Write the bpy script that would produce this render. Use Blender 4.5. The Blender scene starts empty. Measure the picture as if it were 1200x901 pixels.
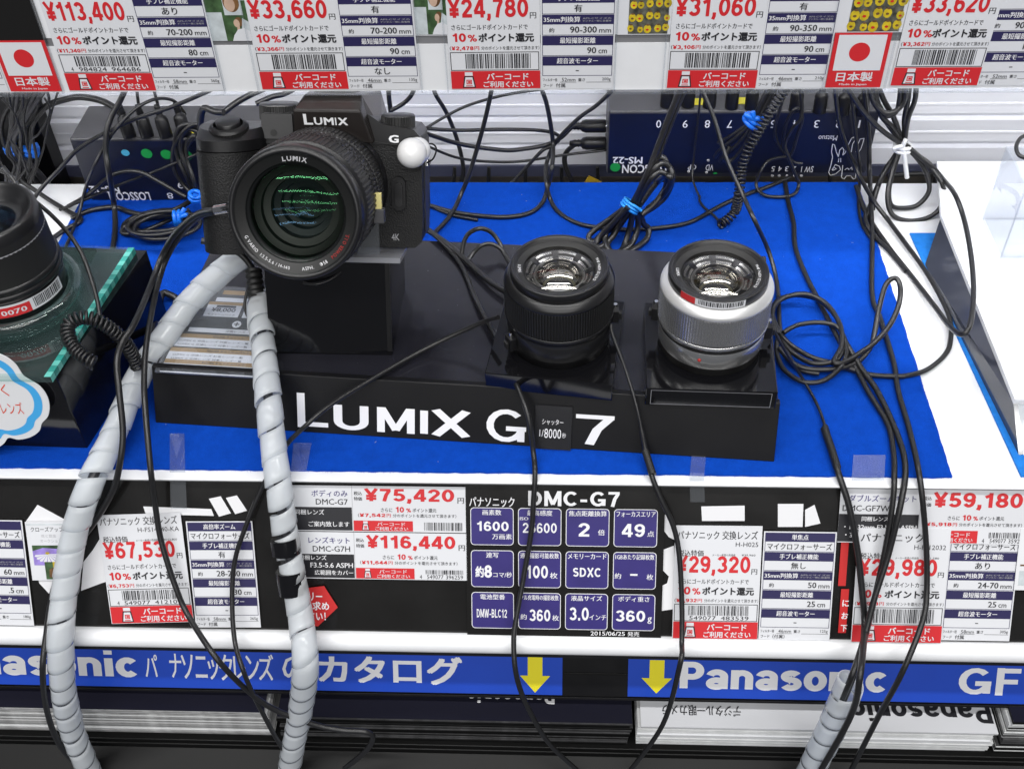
import bpy, bmesh, math, random
from mathutils import Matrix, Vector
random.seed(7)
PI = math.pi
S = bpy.context.scene
COL = S.collection
K = 0.001                                   # everything below is written in millimetres
# ------------------------------------------------------------------ camera
F = 1295.047
CAM = Vector((0.0, -414.94, 487.0))
_p, _y, _r = (math.radians(a) for a in (44.85402558, 3.55003767, -2.09474605))
_fh = Vector((-math.sin(_y), math.cos(_y), 0)); _rt = Vector((math.cos(_y), math.sin(_y), 0)); _up = Vector((0, 0, 1))
FW = math.cos(_p) * _fh - math.sin(_p) * _up
_u = math.sin(_p) * _fh + math.cos(_p) * _up
RT = math.cos(_r) * _rt + math.sin(_r) * _u
UP = -math.sin(_r) * _rt + math.cos(_r) * _u
cd = bpy.data.cameras.new('camera'); co = bpy.data.objects.new('camera', cd); COL.objects.link(co)
cd.sensor_width = 36; cd.sensor_fit = 'HORIZONTAL'; cd.lens = F / 1200 * 36
cd.clip_start = 0.01; cd.clip_end = 100
co.matrix_world = Matrix((( RT.x, UP.x, -FW.x, CAM.x * K), (RT.y, UP.y, -FW.y, CAM.y * K), (RT.z, UP.z, -FW.z, CAM.z * K), (0, 0, 0, 1)))
S.camera = co
# ------------------------------------------------------------------ light: shop ceiling, rows of tubes
W = bpy.data.worlds.new('World'); S.world = W; W.use_nodes = True
W.node_tree.nodes['Background'].inputs[0].default_value = (0.86, 0.9, 1, 1)
W.node_tree.nodes['Background'].inputs[1].default_value = 0.14
S.view_settings.view_transform = 'Standard'; S.view_settings.look = 'None'
S.view_settings.exposure = -0.07; S.view_settings.gamma = 1.0
def tube_light(name, x, y, z, lx, ly, power, tilt=0):
    l = bpy.data.lights.new(name, 'AREA'); l.shape = 'RECTANGLE'; l.size = lx; l.size_y = ly
    l.energy = power; l.color = (1, 0.99, 0.975)
    o = bpy.data.objects.new(name, l); COL.objects.link(o); o.location = (x, y, z); o.rotation_euler = (tilt, 0, 0)
tube_light('ceiling_tube', 0.1, 0.52, 1.75, 2.4, 0.10, 17)
tube_light('shelf_strip', 0, 0.165, 0.243, 1.5, 0.014, 2.4)
tube_light('ceiling_tube', -0.1, -0.62, 2.0, 3.2, 0.08, 37)
tube_light('ceiling_tube', 0, -1.9, 2.3, 4, 0.14, 44, math.radians(20))
tube_light('ceiling_tube', 0, -3.6, 2.4, 5, 0.16, 40, math.radians(40))
tube_light('ceiling_tube', 0, -5.6, 2.4, 6, 0.2, 40, math.radians(50))
tube_light('ceiling_tube', 0, -8.5, 2.4, 8, 0.3, 40, math.radians(60))
# ------------------------------------------------------------------ pixel of the survey -> point on a real plane (mm)
def ray(px, py):
    return RT * ((px - 600) / F) - UP * ((py - 450.5) / F) + FW
def uz(px, py, z):
    d = ray(px, py); return CAM + d * ((z - CAM.z) / d.z)
def uy(px, py, y):
    d = ray(px, py); return CAM + d * ((y - CAM.y) / d.y)
TILT = math.radians(31)
PN = Vector((0, -math.cos(TILT), math.sin(TILT))); PV = Vector((0, math.sin(TILT), math.cos(TILT))); PO = Vector((0, 0, -4))
def up_(px, py, off=0):
    d = ray(px, py); o = PO + PN * off; return CAM + d * ((o - CAM).dot(PN) / d.dot(PN))
def pan(px, py):
    q = up_(px, py) - PO; return q.x, q.dot(PV)
def frame(o, x, y, z):
    return Matrix(((x.x, y.x, z.x, o.x * K), (x.y, y.y, z.y, o.y * K), (x.z, y.z, z.z, o.z * K), (0, 0, 0, 1)))
RAIL_Y = 138.0
F_TOP = frame(Vector((0, RAIL_Y, 168.6)), Vector((1, 0, 0)), Vector((0, 0, 1)), Vector((0, -1, 0)))
F_LOW = frame(PO, Vector((1, 0, 0)), PV, PN)
def T2(x, y, z=0, rot=0):
    return Matrix.Translation((x * K, y * K, z * K)) @ Matrix.Rotation(math.radians(rot), 4, 'Z')
# ------------------------------------------------------------------ materials
MATS = {}
def mat(name, col, rough=0.5, metal=0.0, spec=0.5, coat=0.0, bump=0.0, bscale=500.0, vary=0.0, vscale=60.0, sheen=0.0, emit=0.0, trans=0.0, rvar=0.0, nrough=0.5):
    m = bpy.data.materials.new(name); m.use_nodes = True; nt = m.node_tree; b = nt.nodes['Principled BSDF']
    b.inputs['Base Color'].default_value = (*col, 1); b.inputs['Roughness'].default_value = rough
    b.inputs['Metallic'].default_value = metal; b.inputs['Specular IOR Level'].default_value = spec
    b.inputs['Coat Weight'].default_value = coat; b.inputs['Coat Roughness'].default_value = 0.04
    b.inputs['Sheen Weight'].default_value = sheen; b.inputs['Transmission Weight'].default_value = trans
    if bump or vary or rvar:
        tc = nt.nodes.new('ShaderNodeTexCoord')
    if vary:
        n = nt.nodes.new('ShaderNodeTexNoise'); n.inputs['Scale'].default_value = vscale; n.inputs['Detail'].default_value = 8 if nrough > .5 else 6; n.inputs['Roughness'].default_value = nrough
        nt.links.new(tc.outputs['Object'], n.inputs['Vector'])
        mr = nt.nodes.new('ShaderNodeMapRange'); mr.inputs[1].default_value = 0.3; mr.inputs[2].default_value = 0.7
        mr.inputs[3].default_value = 1 - vary; mr.inputs[4].default_value = 1 + vary
        nt.links.new(n.outputs['Fac'], mr.inputs[0])
        mx = nt.nodes.new('ShaderNodeVectorMath'); mx.operation = 'SCALE'; mx.inputs[0].default_value = col
        nt.links.new(mr.outputs[0], mx.inputs['Scale']); nt.links.new(mx.outputs[0], b.inputs['Base Color'])
    if rvar:
        n = nt.nodes.new('ShaderNodeTexNoise'); n.inputs['Scale'].default_value = 35; n.inputs['Detail'].default_value = 8
        nt.links.new(tc.outputs['Object'], n.inputs['Vector'])
        mr = nt.nodes.new('ShaderNodeMapRange'); mr.inputs[1].default_value = 0.35; mr.inputs[2].default_value = 0.7
        mr.inputs[3].default_value = rough; mr.inputs[4].default_value = rough + rvar
        nt.links.new(n.outputs['Fac'], mr.inputs[0]); nt.links.new(mr.outputs[0], b.inputs['Roughness'])
    if bump:
        n = nt.nodes.new('ShaderNodeTexNoise'); n.inputs['Scale'].default_value = bscale; n.inputs['Detail'].default_value = 3
        nt.links.new(tc.outputs['Object'], n.inputs['Vector'])
        bp = nt.nodes.new('ShaderNodeBump'); bp.inputs['Strength'].default_value = bump; bp.inputs['Distance'].default_value = 0.0006
        nt.links.new(n.outputs['Fac'], bp.inputs['Height']); nt.links.new(bp.outputs[0], b.inputs['Normal'])
    MATS[name] = m; return m
def clear(name, tint=(1, 1, 1), rough=0.02, ior=1.49, lo=0.0, diff=0.0, dcol=(0.8, 0.85, 0.9)):
    m = bpy.data.materials.new(name); m.use_nodes = True; nt = m.node_tree; nt.nodes.remove(nt.nodes['Principled BSDF'])
    out = nt.nodes['Material Output']; t = nt.nodes.new('ShaderNodeBsdfTransparent'); t.inputs[0].default_value = (*tint, 1)
    g = nt.nodes.new('ShaderNodeBsdfGlossy'); g.inputs['Roughness'].default_value = rough
    fr = nt.nodes.new('ShaderNodeFresnel'); fr.inputs[0].default_value = ior
    a = nt.nodes.new('ShaderNodeMath'); a.operation = 'ADD'; a.inputs[1].default_value = lo; nt.links.new(fr.outputs[0], a.inputs[0])
    ge = nt.nodes.new('ShaderNodeNewGeometry'); inv = nt.nodes.new('ShaderNodeMath'); inv.operation = 'SUBTRACT'; inv.inputs[0].default_value = 1
    nt.links.new(ge.outputs['Backfacing'], inv.inputs[1]); a2 = nt.nodes.new('ShaderNodeMath'); a2.operation = 'MULTIPLY'
    nt.links.new(a.outputs[0], a2.inputs[0]); nt.links.new(inv.outputs[0], a2.inputs[1]); a = a2      # no mirror on the inner faces of thin sheets
    base = t
    if diff:
        d = nt.nodes.new('ShaderNodeBsdfDiffuse'); d.inputs[0].default_value = (*dcol, 1)
        d2 = nt.nodes.new('ShaderNodeBsdfTranslucent'); d2.inputs[0].default_value = (*dcol, 1)
        md = nt.nodes.new('ShaderNodeMixShader'); md.inputs[0].default_value = 0.4
        nt.links.new(d.outputs[0], md.inputs[1]); nt.links.new(d2.outputs[0], md.inputs[2])
        base = nt.nodes.new('ShaderNodeMixShader'); base.inputs[0].default_value = diff
        nt.links.new(t.outputs[0], base.inputs[1]); nt.links.new(md.outputs[0], base.inputs[2])
    mx = nt.nodes.new('ShaderNodeMixShader'); nt.links.new(a.outputs[0], mx.inputs[0])
    nt.links.new(base.outputs[0], mx.inputs[1]); nt.links.new(g.outputs[0], mx.inputs[2]); nt.links.new(mx.outputs[0], out.inputs[0])
    MATS[name] = m; return m
paper = mat('paper', (0.71, 0.72, 0.75), 0.32, coat=0.25)
paper_matte = mat('paper_matte', (0.74, 0.75, 0.77), 0.5, vary=0.03, vscale=30)
ink = mat('ink_black', (0.02, 0.02, 0.024), 0.35)
red = mat('ink_red', (0.62, 0.022, 0.028), 0.35, coat=0.2)
navy = mat('ink_navy', (0.024, 0.02, 0.085), 0.35, coat=0.2)
violet = mat('ink_violet', (0.036, 0.026, 0.17), 0.3, coat=0.3, vary=0.12, vscale=40)
white = mat('ink_white', (0.82, 0.82, 0.84), 0.35)
greyink = mat('ink_grey', (0.4, 0.4, 0.42), 0.4)
gold = mat('ink_gold', (0.4, 0.25, 0.09), 0.3, 0.3)
yellow = mat('ink_yellow', (0.85, 0.75, 0.02), 0.4)
felt = mat('felt_blue', (0.0025, 0.053, 0.4), 0.95, spec=0.08, bump=1.0, bscale=1300, vary=0.16, vscale=120, nrough=0.8)
felt2 = mat('felt_light_blue', (0.02, 0.19, 0.62), 0.95, spec=0.1, bump=0.8, bscale=900, vary=0.12, vscale=200)
laminate = mat('laminate_white', (0.8, 0.81, 0.83), 0.3, coat=0.2, vary=0.02)
wallwhite = mat('wall_white', (0.8, 0.81, 0.86), 0.35, coat=0.1)
wallgrey = mat('wall_shade', (0.3, 0.32, 0.42), 0.5)
steelblue = mat('rail_dark_blue', (0.06, 0.065, 0.11), 0.4)
beige = mat('backing_beige', (0.17, 0.15, 0.12), 0.7, vary=0.2, vscale=25)
blackgloss = mat('acrylic_black', (0.005, 0.005, 0.006), 0.08, spec=0.4, coat=0.1, rvar=0.04)
blackdeck = mat('deck_black', (0.014, 0.014, 0.019), 0.12, spec=0.5, rvar=0.16, vary=0.1, vscale=14)
blackboard = mat('board_black', (0.005, 0.005, 0.006), 0.3, spec=0.25, rvar=0.12)
panelblack = mat('panel_black', (0.011, 0.0105, 0.01), 0.16, spec=0.3, coat=0.25, rvar=0.1)
blackplastic = mat('plastic_black', (0.008, 0.008, 0.009), 0.36, spec=0.38, bump=0.12, bscale=2500)
leather = mat('leatherette_black', (0.008, 0.008, 0.0085), 0.46, spec=0.35, bump=0.8, bscale=1100)
barrel = mat('barrel_black', (0.01, 0.01, 0.011), 0.3)
rubber = mat('rubber_black', (0.011, 0.011, 0.011), 0.5)
hotshoe = mat('hump_satin', (0.02, 0.017, 0.016), 0.27)
cablemat = mat('cable_black', (0.013, 0.013, 0.014), 0.33, bump=0.15, bscale=700)
cablegrey = mat('cable_charcoal', (0.03, 0.03, 0.035), 0.36)
hubmat = mat('hub_navy', (0.006, 0.0075, 0.021), 0.36, coat=0.1, bump=0.1, bscale=1500)
hubtop = mat('hub_grey', (0.06, 0.06, 0.066), 0.45, bump=0.1, bscale=1500)
silver = mat('silver_satin', (0.55, 0.55, 0.55), 0.26, 0.88)
silverlt = mat('silver_light', (0.7, 0.7, 0.7), 0.38, 0.55)
silverdk = mat('silver_dark', (0.28, 0.28, 0.28), 0.3, 0.8)
chrome = mat('chrome', (0.7, 0.7, 0.7), 0.12, 1.0)
tiepaint = mat('tie_blue', (0.01, 0.16, 0.75), 0.35)
tiewhite = mat('tie_white', (0.72, 0.73, 0.74), 0.4)
ballwhite = mat('sensor_white', (0.8, 0.8, 0.8), 0.22, coat=0.2)
green = mat('dot_green', (0.01, 0.3, 0.06), 0.5)
cyan = mat('dot_cyan', (0.07, 0.4, 0.62), 0.5)
bannerblue = mat('banner_blue', (0.012, 0.065, 0.5), 0.3, coat=0.3, vary=0.05, vscale=20)
pagegrey = mat('page_grey', (0.3, 0.3, 0.3), 0.6, vary=0.3, vscale=120)
pagewhite = mat('page_white', (0.62, 0.63, 0.63), 0.6, vary=0.1, vscale=120)
pagedark = mat('page_dark', (0.05, 0.05, 0.052), 0.55, vary=0.4, vscale=150)
coverdark = mat('cover_dark', (0.012, 0.012, 0.022), 0.3)
shelfblack = mat('shelf_black', (0.005, 0.005, 0.005), 0.4, spec=0.2, vary=0.2, vscale=12)
sidegrey = mat('stand_grey', (0.045, 0.05, 0.07), 0.1, spec=0.7, coat=0.3)
redlabel = mat('label_red', (0.55, 0.02, 0.02), 0.4)
redlens = mat('lens_red', (0.4, 0.015, 0.012), 0.4)
teal = mat('glass_edge_green', (0.03, 0.28, 0.24), 0.15, spec=0.7, vary=0.3, vscale=90, coat=0.4)
tapebeige = mat('tape_yellow', (0.7, 0.62, 0.25), 0.45)
skyblue = mat('cloud_blue', (0.06, 0.4, 0.8), 0.4)
orange = mat('pen_red', (0.7, 0.09, 0.05), 0.5)
photo_green = mat('photo_green', (0.05, 0.1, 0.04), 0.35, vary=0.6, vscale=160)
photo_dark = mat('photo_dark', (0.1, 0.1, 0.08), 0.35, vary=0.7, vscale=260)
photo_yellow = mat('photo_yellow', (0.6, 0.45, 0.02), 0.35, vary=0.3, vscale=200)
photo_brown = mat('photo_brown', (0.16, 0.08, 0.03), 0.4, vary=0.4, vscale=200)
photo_skin = mat('photo_skin', (0.55, 0.38, 0.28), 0.4, vary=0.12, vscale=150)
photo_violet = mat('photo_violet', (0.3, 0.22, 0.6), 0.4, vary=0.3, vscale=200)
photo_pale = mat('photo_pale', (0.55, 0.6, 0.62), 0.4, vary=0.2, vscale=150)
acrylic = clear('acrylic_clear', (0.95, 0.96, 0.98), 0.03, 1.49, 0.03, 0.08)
acrylic_tab = clear('acrylic_tab', (0.96, 0.97, 0.98), 0.04, 1.49, 0.07, 0.06)
acrylic_thin = clear('acrylic_thin', (0.97, 0.97, 0.98), 0.02, 1.45)
glassgreen = clear('glass_green', (0.86, 0.95, 0.93), 0.03, 1.5, 0.05, 0.05, (0.4, 0.6, 0.6))
wrapmat = clear('wrap_frosted', (0.94, 0.96, 0.99), 0.18, 1.42, 0.0, 0.56, (0.95, 0.98, 1.0))
acrylic_plate = clear('acrylic_plate', (0.95, 0.96, 0.98), 0.05, 1.49, 0.06, 0.35, (0.85, 0.86, 0.9))  # white diffuse share stands in for the bright reflection on the plate
def coated(name, col, base, rough=0.02, ior=1.5, lo=0.0):
    m = bpy.data.materials.new(name); m.use_nodes = True; nt = m.node_tree; nt.nodes.remove(nt.nodes['Principled BSDF'])
    out = nt.nodes['Material Output']; t = nt.nodes.new('ShaderNodeBsdfTransparent'); t.inputs[0].default_value = (*base, 1)
    g = nt.nodes.new('ShaderNodeBsdfGlossy'); g.inputs['Roughness'].default_value = rough; g.inputs[0].default_value = (*col, 1)
    lw = nt.nodes.new('ShaderNodeFresnel'); lw.inputs[0].default_value = ior
    mx = nt.nodes.new('ShaderNodeMixShader'); ad = nt.nodes.new('ShaderNodeMath'); ad.inputs[1].default_value = lo; nt.links.new(lw.outputs[0], ad.inputs[0]); nt.links.new(ad.outputs[0], mx.inputs[0])
    nt.links.new(t.outputs[0], mx.inputs[1]); nt.links.new(g.outputs[0], mx.inputs[2]); nt.links.new(mx.outputs[0], out.inputs[0])
    MATS[name] = m; return m
coat_green = coated('coating_green', (0.16, 0.6, 0.26), (0.8, 0.84, 0.8), 0.045, ior=1.36)
coat_blue = coated('coating_blue', (0.22, 0.42, 0.75), (0.75, 0.78, 0.8), 0.05, ior=1.4)
coat_amber = coated('coating_amber', (1, 0.97, 0.92), (0.9, 0.9, 0.9), ior=1.5)
mirror_dome = coated('coating_bright', (1, 0.97, 0.9), (0.5, 0.5, 0.5), 0.05, 1.6, 0.42)
# ------------------------------------------------------------------ mesh builder
class MB:
    def __init__(s):
        s.v = []; s.f = []; s.m = []; s.sm = []; s.mats = []
    def mi(s, m):
        if m not in s.mats: s.mats.append(m)
        return s.mats.index(m)
    def add(s, vs, fs, m, smooth=False, M=None):
        n = len(s.v); i = s.mi(m)
        for v in vs:
            v = Vector(v); s.v.append(tuple(M @ v) if M else tuple(v))
        for f in fs:
            s.f.append([n + k for k in f]); s.m.append(i); s.sm.append(smooth)
    def box(s, x0, x1, y0, y1, z0, z1, m, M=None):
        s.add([(x0, y0, z0), (x1, y0, z0), (x1, y1, z0), (x0, y1, z0), (x0, y0, z1), (x1, y0, z1), (x1, y1, z1), (x0, y1, z1)],
              [(3, 2, 1, 0), (4, 5, 6, 7), (0, 1, 5, 4), (1, 2, 6, 5), (2, 3, 7, 6), (3, 0, 4, 7)], m, False, M)
    def rect(s, x0, y0, x1, y1, m, z=0.0):
        s.add([(x0, y0, z), (x1, y0, z), (x1, y1, z), (x0, y1, z)], [(0, 1, 2, 3)], m)
    def border(s, x0, y0, x1, y1, t, m, z=0.0):
        s.rect(x0, y0, x1, y0 + t, m, z); s.rect(x0, y1 - t, x1, y1, m, z)
        s.rect(x0, y0 + t, x0 + t, y1 - t, m, z); s.rect(x1 - t, y0 + t, x1, y1 - t, m, z)
    def poly(s, pts, m, z=0.0):
        s.add([(p[0], p[1], z) for p in pts], [tuple(range(len(pts)))], m)
    def prism(s, pts, z0, z1, m, M=None, smooth=False):      # polygon in xy pulled along z (pts anticlockwise)
        n = len(pts)
        s.add([(p[0], p[1], z0) for p in pts] + [(p[0], p[1], z1) for p in pts], [tuple(range(n))[::-1], tuple(range(n, 2 * n))], m, False, M)
        s.add([(p[0], p[1], z0) for p in pts] + [(p[0], p[1], z1) for p in pts], [(i, (i + 1) % n, n + (i + 1) % n, n + i) for i in range(n)], m, smooth, M)
    def hull(s, a, b, m, M=None):                              # loft of two equal polygons of 3d points
        n = len(a)
        s.add(list(a) + list(b), [tuple(range(n))[::-1], tuple(range(n, 2 * n))] + [(i, (i + 1) % n, n + (i + 1) % n, n + i) for i in range(n)], m, False, M)
    def lathe(s, prof, m, seg=64, M=None, smooth=True, teeth=0, depth=0.0):
        vs = []; fs = []
        for (r, z) in prof:
            for k in range(seg):
                a = 2 * PI * k / seg
                rr = r - (depth if teeth and (k * teeth * 2 // seg) % 2 else 0)
                vs.append((rr * math.cos(a), rr * math.sin(a), z))
        for j in range(len(prof) - 1):
            for k in range(seg):
                k2 = (k + 1) % seg
                fs.append((j * seg + k, j * seg + k2, (j + 1) * seg + k2, (j + 1) * seg + k))
        s.add(vs, fs, m, smooth, M)
    def disc(s, r, z, m, seg=48, M=None, cx=0, cy=0, ry=None):
        ry = ry or r
        s.add([(cx + r * math.cos(2 * PI * k / seg), cy + ry * math.sin(2 * PI * k / seg), z) for k in range(seg)], [tuple(range(seg))], m, False, M)
    def cyl(s, r, z0, z1, m, seg=32, M=None, r2=None, smooth=True):
        r2 = r if r2 is None else r2
        s.lathe([(r, z0), (r2, z1)], m, seg, M, smooth); s.disc(r2, z1, m, seg, M)
        s.add([(r * math.cos(2 * PI * k / seg), r * math.sin(2 * PI * k / seg), z0) for k in range(seg)], [tuple(range(seg))[::-1]], m, False, M)
    def ball(s, r, m, M=None, n=24, sz=1.0, half=False):
        pr = []
        for i in range(n // 2 + 1):
            a = -PI / 2 + PI * i / (n // 2)
            if half and a < 0: continue
            pr.append((max(r * math.cos(a), 0.001), r * math.sin(a) * sz))
        s.lathe(pr, m, n * 2, M)
    def tube(s, pts, r, m, n=8, flat=1.0):
        P = [Vector(p) for p in pts]; N = len(P)
        t = (P[1] - P[0]).normalized(); ref = Vector((0, 0, 1)) if abs(t.z) < 0.9 else Vector((1, 0, 0))
        nrm = t.cross(ref).normalized(); vs = []; fs = []
        for i in range(N):
            t = (P[min(i + 1, N - 1)] - P[max(i - 1, 0)])
            t = t.normalized() if t.length > 1e-6 else Vector((0, 0, 1))
            nrm = nrm - t * nrm.dot(t); nrm = nrm.normalized() if nrm.length > 1e-6 else t.orthogonal().normalized()
            b = t.cross(nrm); rr = r[i] if isinstance(r, list) else r
            for k in range(n):
                a = 2 * PI * k / n; vs.append(P[i] + nrm * (rr * flat * math.cos(a)) + b * (rr * math.sin(a)))
        for i in range(N - 1):
            for k in range(n):
                fs.append((i * n + k, i * n + (k + 1) % n, (i + 1) * n + (k + 1) % n, (i + 1) * n + k))
        s.add(vs, fs, m, True); s.add(vs[:n], [tuple(range(n))[::-1]], m); s.add(vs[-n:], [tuple(range(n))], m)
    def build(s, name, parent=None, M=None, bevel=0.0, seg=2, solid=0.0):
        me = bpy.data.meshes.new(name); me.from_pydata([(a * K, b * K, c * K) for a, b, c in s.v], [], s.f)
        for m in s.mats: me.materials.append(m)
        me.polygons.foreach_set('material_index', s.m); me.polygons.foreach_set('use_smooth', s.sm); me.update()
        o = bpy.data.objects.new(name, me); COL.objects.link(o)
        if parent: o.parent = parent
        if M is not None: o.matrix_local = M
        if bevel:
            b = o.modifiers.new('edge', 'BEVEL'); b.width = bevel * K; b.segments = seg; b.limit_method = 'ANGLE'; b.angle_limit = math.radians(35)
            b.harden_normals = False
        if solid:
            b = o.modifiers.new('thickness', 'SOLIDIFY'); b.thickness = solid * K; b.offset = 0
        return o
def tag(o, label, cat, group=None):
    o['label'] = label; o['category'] = cat
    if group: o['group'] = group
    return o
def structure(o):
    o['kind'] = 'structure'; return o
def empty(name, M, label, cat, group=None):
    o = bpy.data.objects.new(name, None); COL.objects.link(o); o.empty_display_size = 0.01; o.matrix_world = M
    return tag(o, label, cat, group)
# ------------------------------------------------------------------ lettering
_fc = bpy.data.curves.new('lettering_source', 'FONT'); _fo = bpy.data.objects.new('lettering_source', _fc)
_fc.resolution_u = 2
_cache = {}
_lift = [0]
def glyphs(s, b):
    if (s, b) not in _cache:
        _fc.body = s; _fc.offset = b
        me = bpy.data.meshes.new_from_object(_fo)
        vs = [(v.co.x, v.co.y) for v in me.vertices]; fs = [tuple(p.vertices) for p in me.polygons]
        bpy.data.meshes.remove(me)
        xs = [v[0] for v in vs] or [0]; ys = [v[1] for v in vs] or [0]
        _cache[(s, b)] = (vs, fs, min(xs), min(ys), max(xs), max(ys))
    return _cache[(s, b)]
def txt(mb, s, x, y, h, m, w=None, b=0.0, z=0.1, al='l', rot=0, shear=0, wmax=None):
    """lettering s in a box whose left (or centre / right) is x, bottom y, height h, width w (None: natural)"""
    vs, fs, x0, y0, x1, y1 = glyphs(s, 0)
    if not vs: return
    _lift[0] = (_lift[0] + 1) % 7; z += _lift[0] * .0025
    k = b * 1.0                                          # heavier weights: the strokes thickened by shifted copies
    x0 -= k; x1 += k; y0 -= k * .7; y1 += k * .7
    sy = h / (y1 - y0); sx = (w / (x1 - x0)) if w else sy
    if wmax and (x1 - x0) * sx > wmax: sx = wmax / (x1 - x0)
    ww = (x1 - x0) * sx; ox = x - (0 if al == 'l' else ww / 2 if al == 'c' else ww)
    if b == 0: sh = [(0, 0)]
    elif b < .02: sh = [(-k, 0), (k, 0)]
    elif h < 3: sh = [(-k * .8, 0), (k * .8, 0), (0, k * .4)]
    else: sh = [(-k, k * .7), (k, k * .7), (-k, -k * .7), (k, -k * .7)] + ([(-k, 0), (k, 0), (0, k * .7), (0, -k * .7)] if b > .03 and h > 5 else [])
    for i, (dx, dy) in enumerate(sh):
        out = []
        for a, c in vs:
            px = (a + dx - x0) * sx; py = (c + dy - y0) * sy; px += shear * py; out.append((ox + px, y + py, z + .018 * i))
        if rot:
            cx, cy = x, y; ca, sa = math.cos(math.radians(rot)), math.sin(math.radians(rot))
            out = [(cx + (p[0] - cx) * ca - (p[1] - cy) * sa, cy + (p[0] - cx) * sa + (p[1] - cy) * ca, p[2]) for p in out]
        mb.add(out, fs, m)
# ------------------------------------------------------------------ heavy grotesque figures and capitals, drawn as strokes
def _arc(cx, cy, rx, ry, a0, a1, n=14): return [(cx + rx * math.cos(math.radians(a0 + (a1 - a0) * i / n)), cy + ry * math.sin(math.radians(a0 + (a1 - a0) * i / n))) for i in range(n + 1)]
def _ring(cx, cy, rx, ry, e=1.0): return _arc(cx, cy, rx, ry, 0, 360, 28)[:-1] + ['c']
def _six(): return [_ring(.31, .32, .21, .225), _arc(.32, .5, .22, .4, 186, 38)]
GL_ = {'0': (.62, [_ring(.31, .5, .21, .4)]), '1': (.5, [[(.33, 0), (.33, 1)], [(.33, .84), (.06, .7)]]), '2': (.62, [_arc(.31, .69, .2, .21, 178, -38) + [(.12, .14)], [(.04, .1), (.58, .1)]]),
    '3': (.62, [_arc(.29, .7, .2, .2, 160, -90), _arc(.3, .3, .22, .2, 90, -160)]), '4': (.64, [[(.42, .97), (.07, .3)], [(.02, .27), (.63, .27)], [(.45, 0), (.45, 1)]]),
    '5': (.62, [[(.15, .9), (.55, .9)], [(.185, .96), (.14, .45)], _arc(.3, .33, .22, .23, 140, -155)]), '6': (.62, _six()), '7': (.6, [[(.04, .9), (.57, .9)], [(.5, .86), (.34, .5), (.24, 0)]]),
    '8': (.62, [_ring(.31, .71, .18, .19), _ring(.31, .3, .21, .2)]), '9': (.62, [[(.62 - p[0], 1 - p[1]) if p != 'c' else p for p in s] for s in _six()]),
    '\u00a5': (.66, [[(.06, 1), (.33, .48)], [(.6, 1), (.33, .48)], [(.33, .52), (.33, 0)], [(.08, .42), (.58, .42)], [(.08, .2), (.58, .2)]]),
    ',': (.26, [[(.13, .2), (.13, 0), (.07, -.16)]]), '.': (.26, [[(.13, 0), (.13, .2)]]), '-': (.42, [[(.05, .38), (.37, .38)]]), '%': (.86, [_ring(.2, .76, .13, .17), _ring(.66, .24, .13, .17), [(.62, 1), (.24, 0)]]), ' ': (.3, []),
    'P': (.64, [[(.1, 0), (.1, 1)], [(.1, .9), (.3, .9)] + _arc(.33, .67, .2, .23, 90, -90) + [(.1, .44)]]), 'a': (.58, [_ring(.26, .2, .17, .13), _arc(.27, .46, .19, .17, 165, 0) + [(.46, 0)]]),
    'n': (.6, [[(.1, 0), (.1, .72)], _arc(.29, .42, .19, .2, 180, 0) + [(.48, 0)]]), 's': (.54, [_arc(.27, .515, .17, .125, 25, 270) + _arc(.27, .235, .18, .155, 90, -155)]), 'o': (.6, [_ring(.3, .36, .2, .28)]), 'c': (.56, [_arc(.3, .36, .2, .28, 42, 318)]), 'i': (.22, [[(.11, 0), (.11, .7)], [(.11, .84), (.11, 1)]]),
    'G': (.78, [_arc(.4, .5, .29, .4, 42, 345), [(.4, .42), (.76, .42)], [(.67, .46), (.67, 0.06)]]), 'F': (.56, [[(.1, 0), (.1, 1)], [(.1, .9), (.55, .9)], [(.1, .5), (.5, .5)]]), 'D': (.7, [[(.1, 0), (.1, 1)], [(.1, .9), (.28, .9)] + _arc(.3, .5, .28, .4, 90, -90) + [(.1, .1)]]),
    'M': (.84, [[(.1, 0), (.1, 1)], [(.74, 0), (.74, 1)], [(.12, .98), (.42, .1)], [(.72, .98), (.42, .1)]]), 'C': (.7, [_arc(.38, .5, .28, .4, 44, 316)]), 'S': (.64, [_arc(.31, .71, .2, .19, 25, 270) + _arc(.31, .31, .21, .21, 90, -155)]), 'X': (.68, [[(.08, 1), (.6, 0)], [(.6, 1), (.08, 0)]]),
    'L': (.56, [[(.1, 0), (.1, 1)], [(.1, .1), (.55, .1)]]), 'U': (.7, [[(.1, 1), (.1, .4)] + _arc(.35, .36, .25, .27, 180, 360) + [(.6, 1)]]), 'I': (.22, [[(.11, 0), (.11, 1)]]), 'B': (.66, [[(.1, 0), (.1, 1)], [(.1, .9), (.3, .9)] + _arc(.32, .71, .18, .19, 90, -90) + [(.1, .52)], [(.3, .52)] + _arc(.33, .31, .22, .21, 90, -90) + [(.1, .1)]]), 'W': (.94, [[(.06, 1), (.26, 0)], [(.26, .02), (.47, .95)], [(.47, .95), (.68, .02)], [(.68, 0), (.88, 1)]])}
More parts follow.
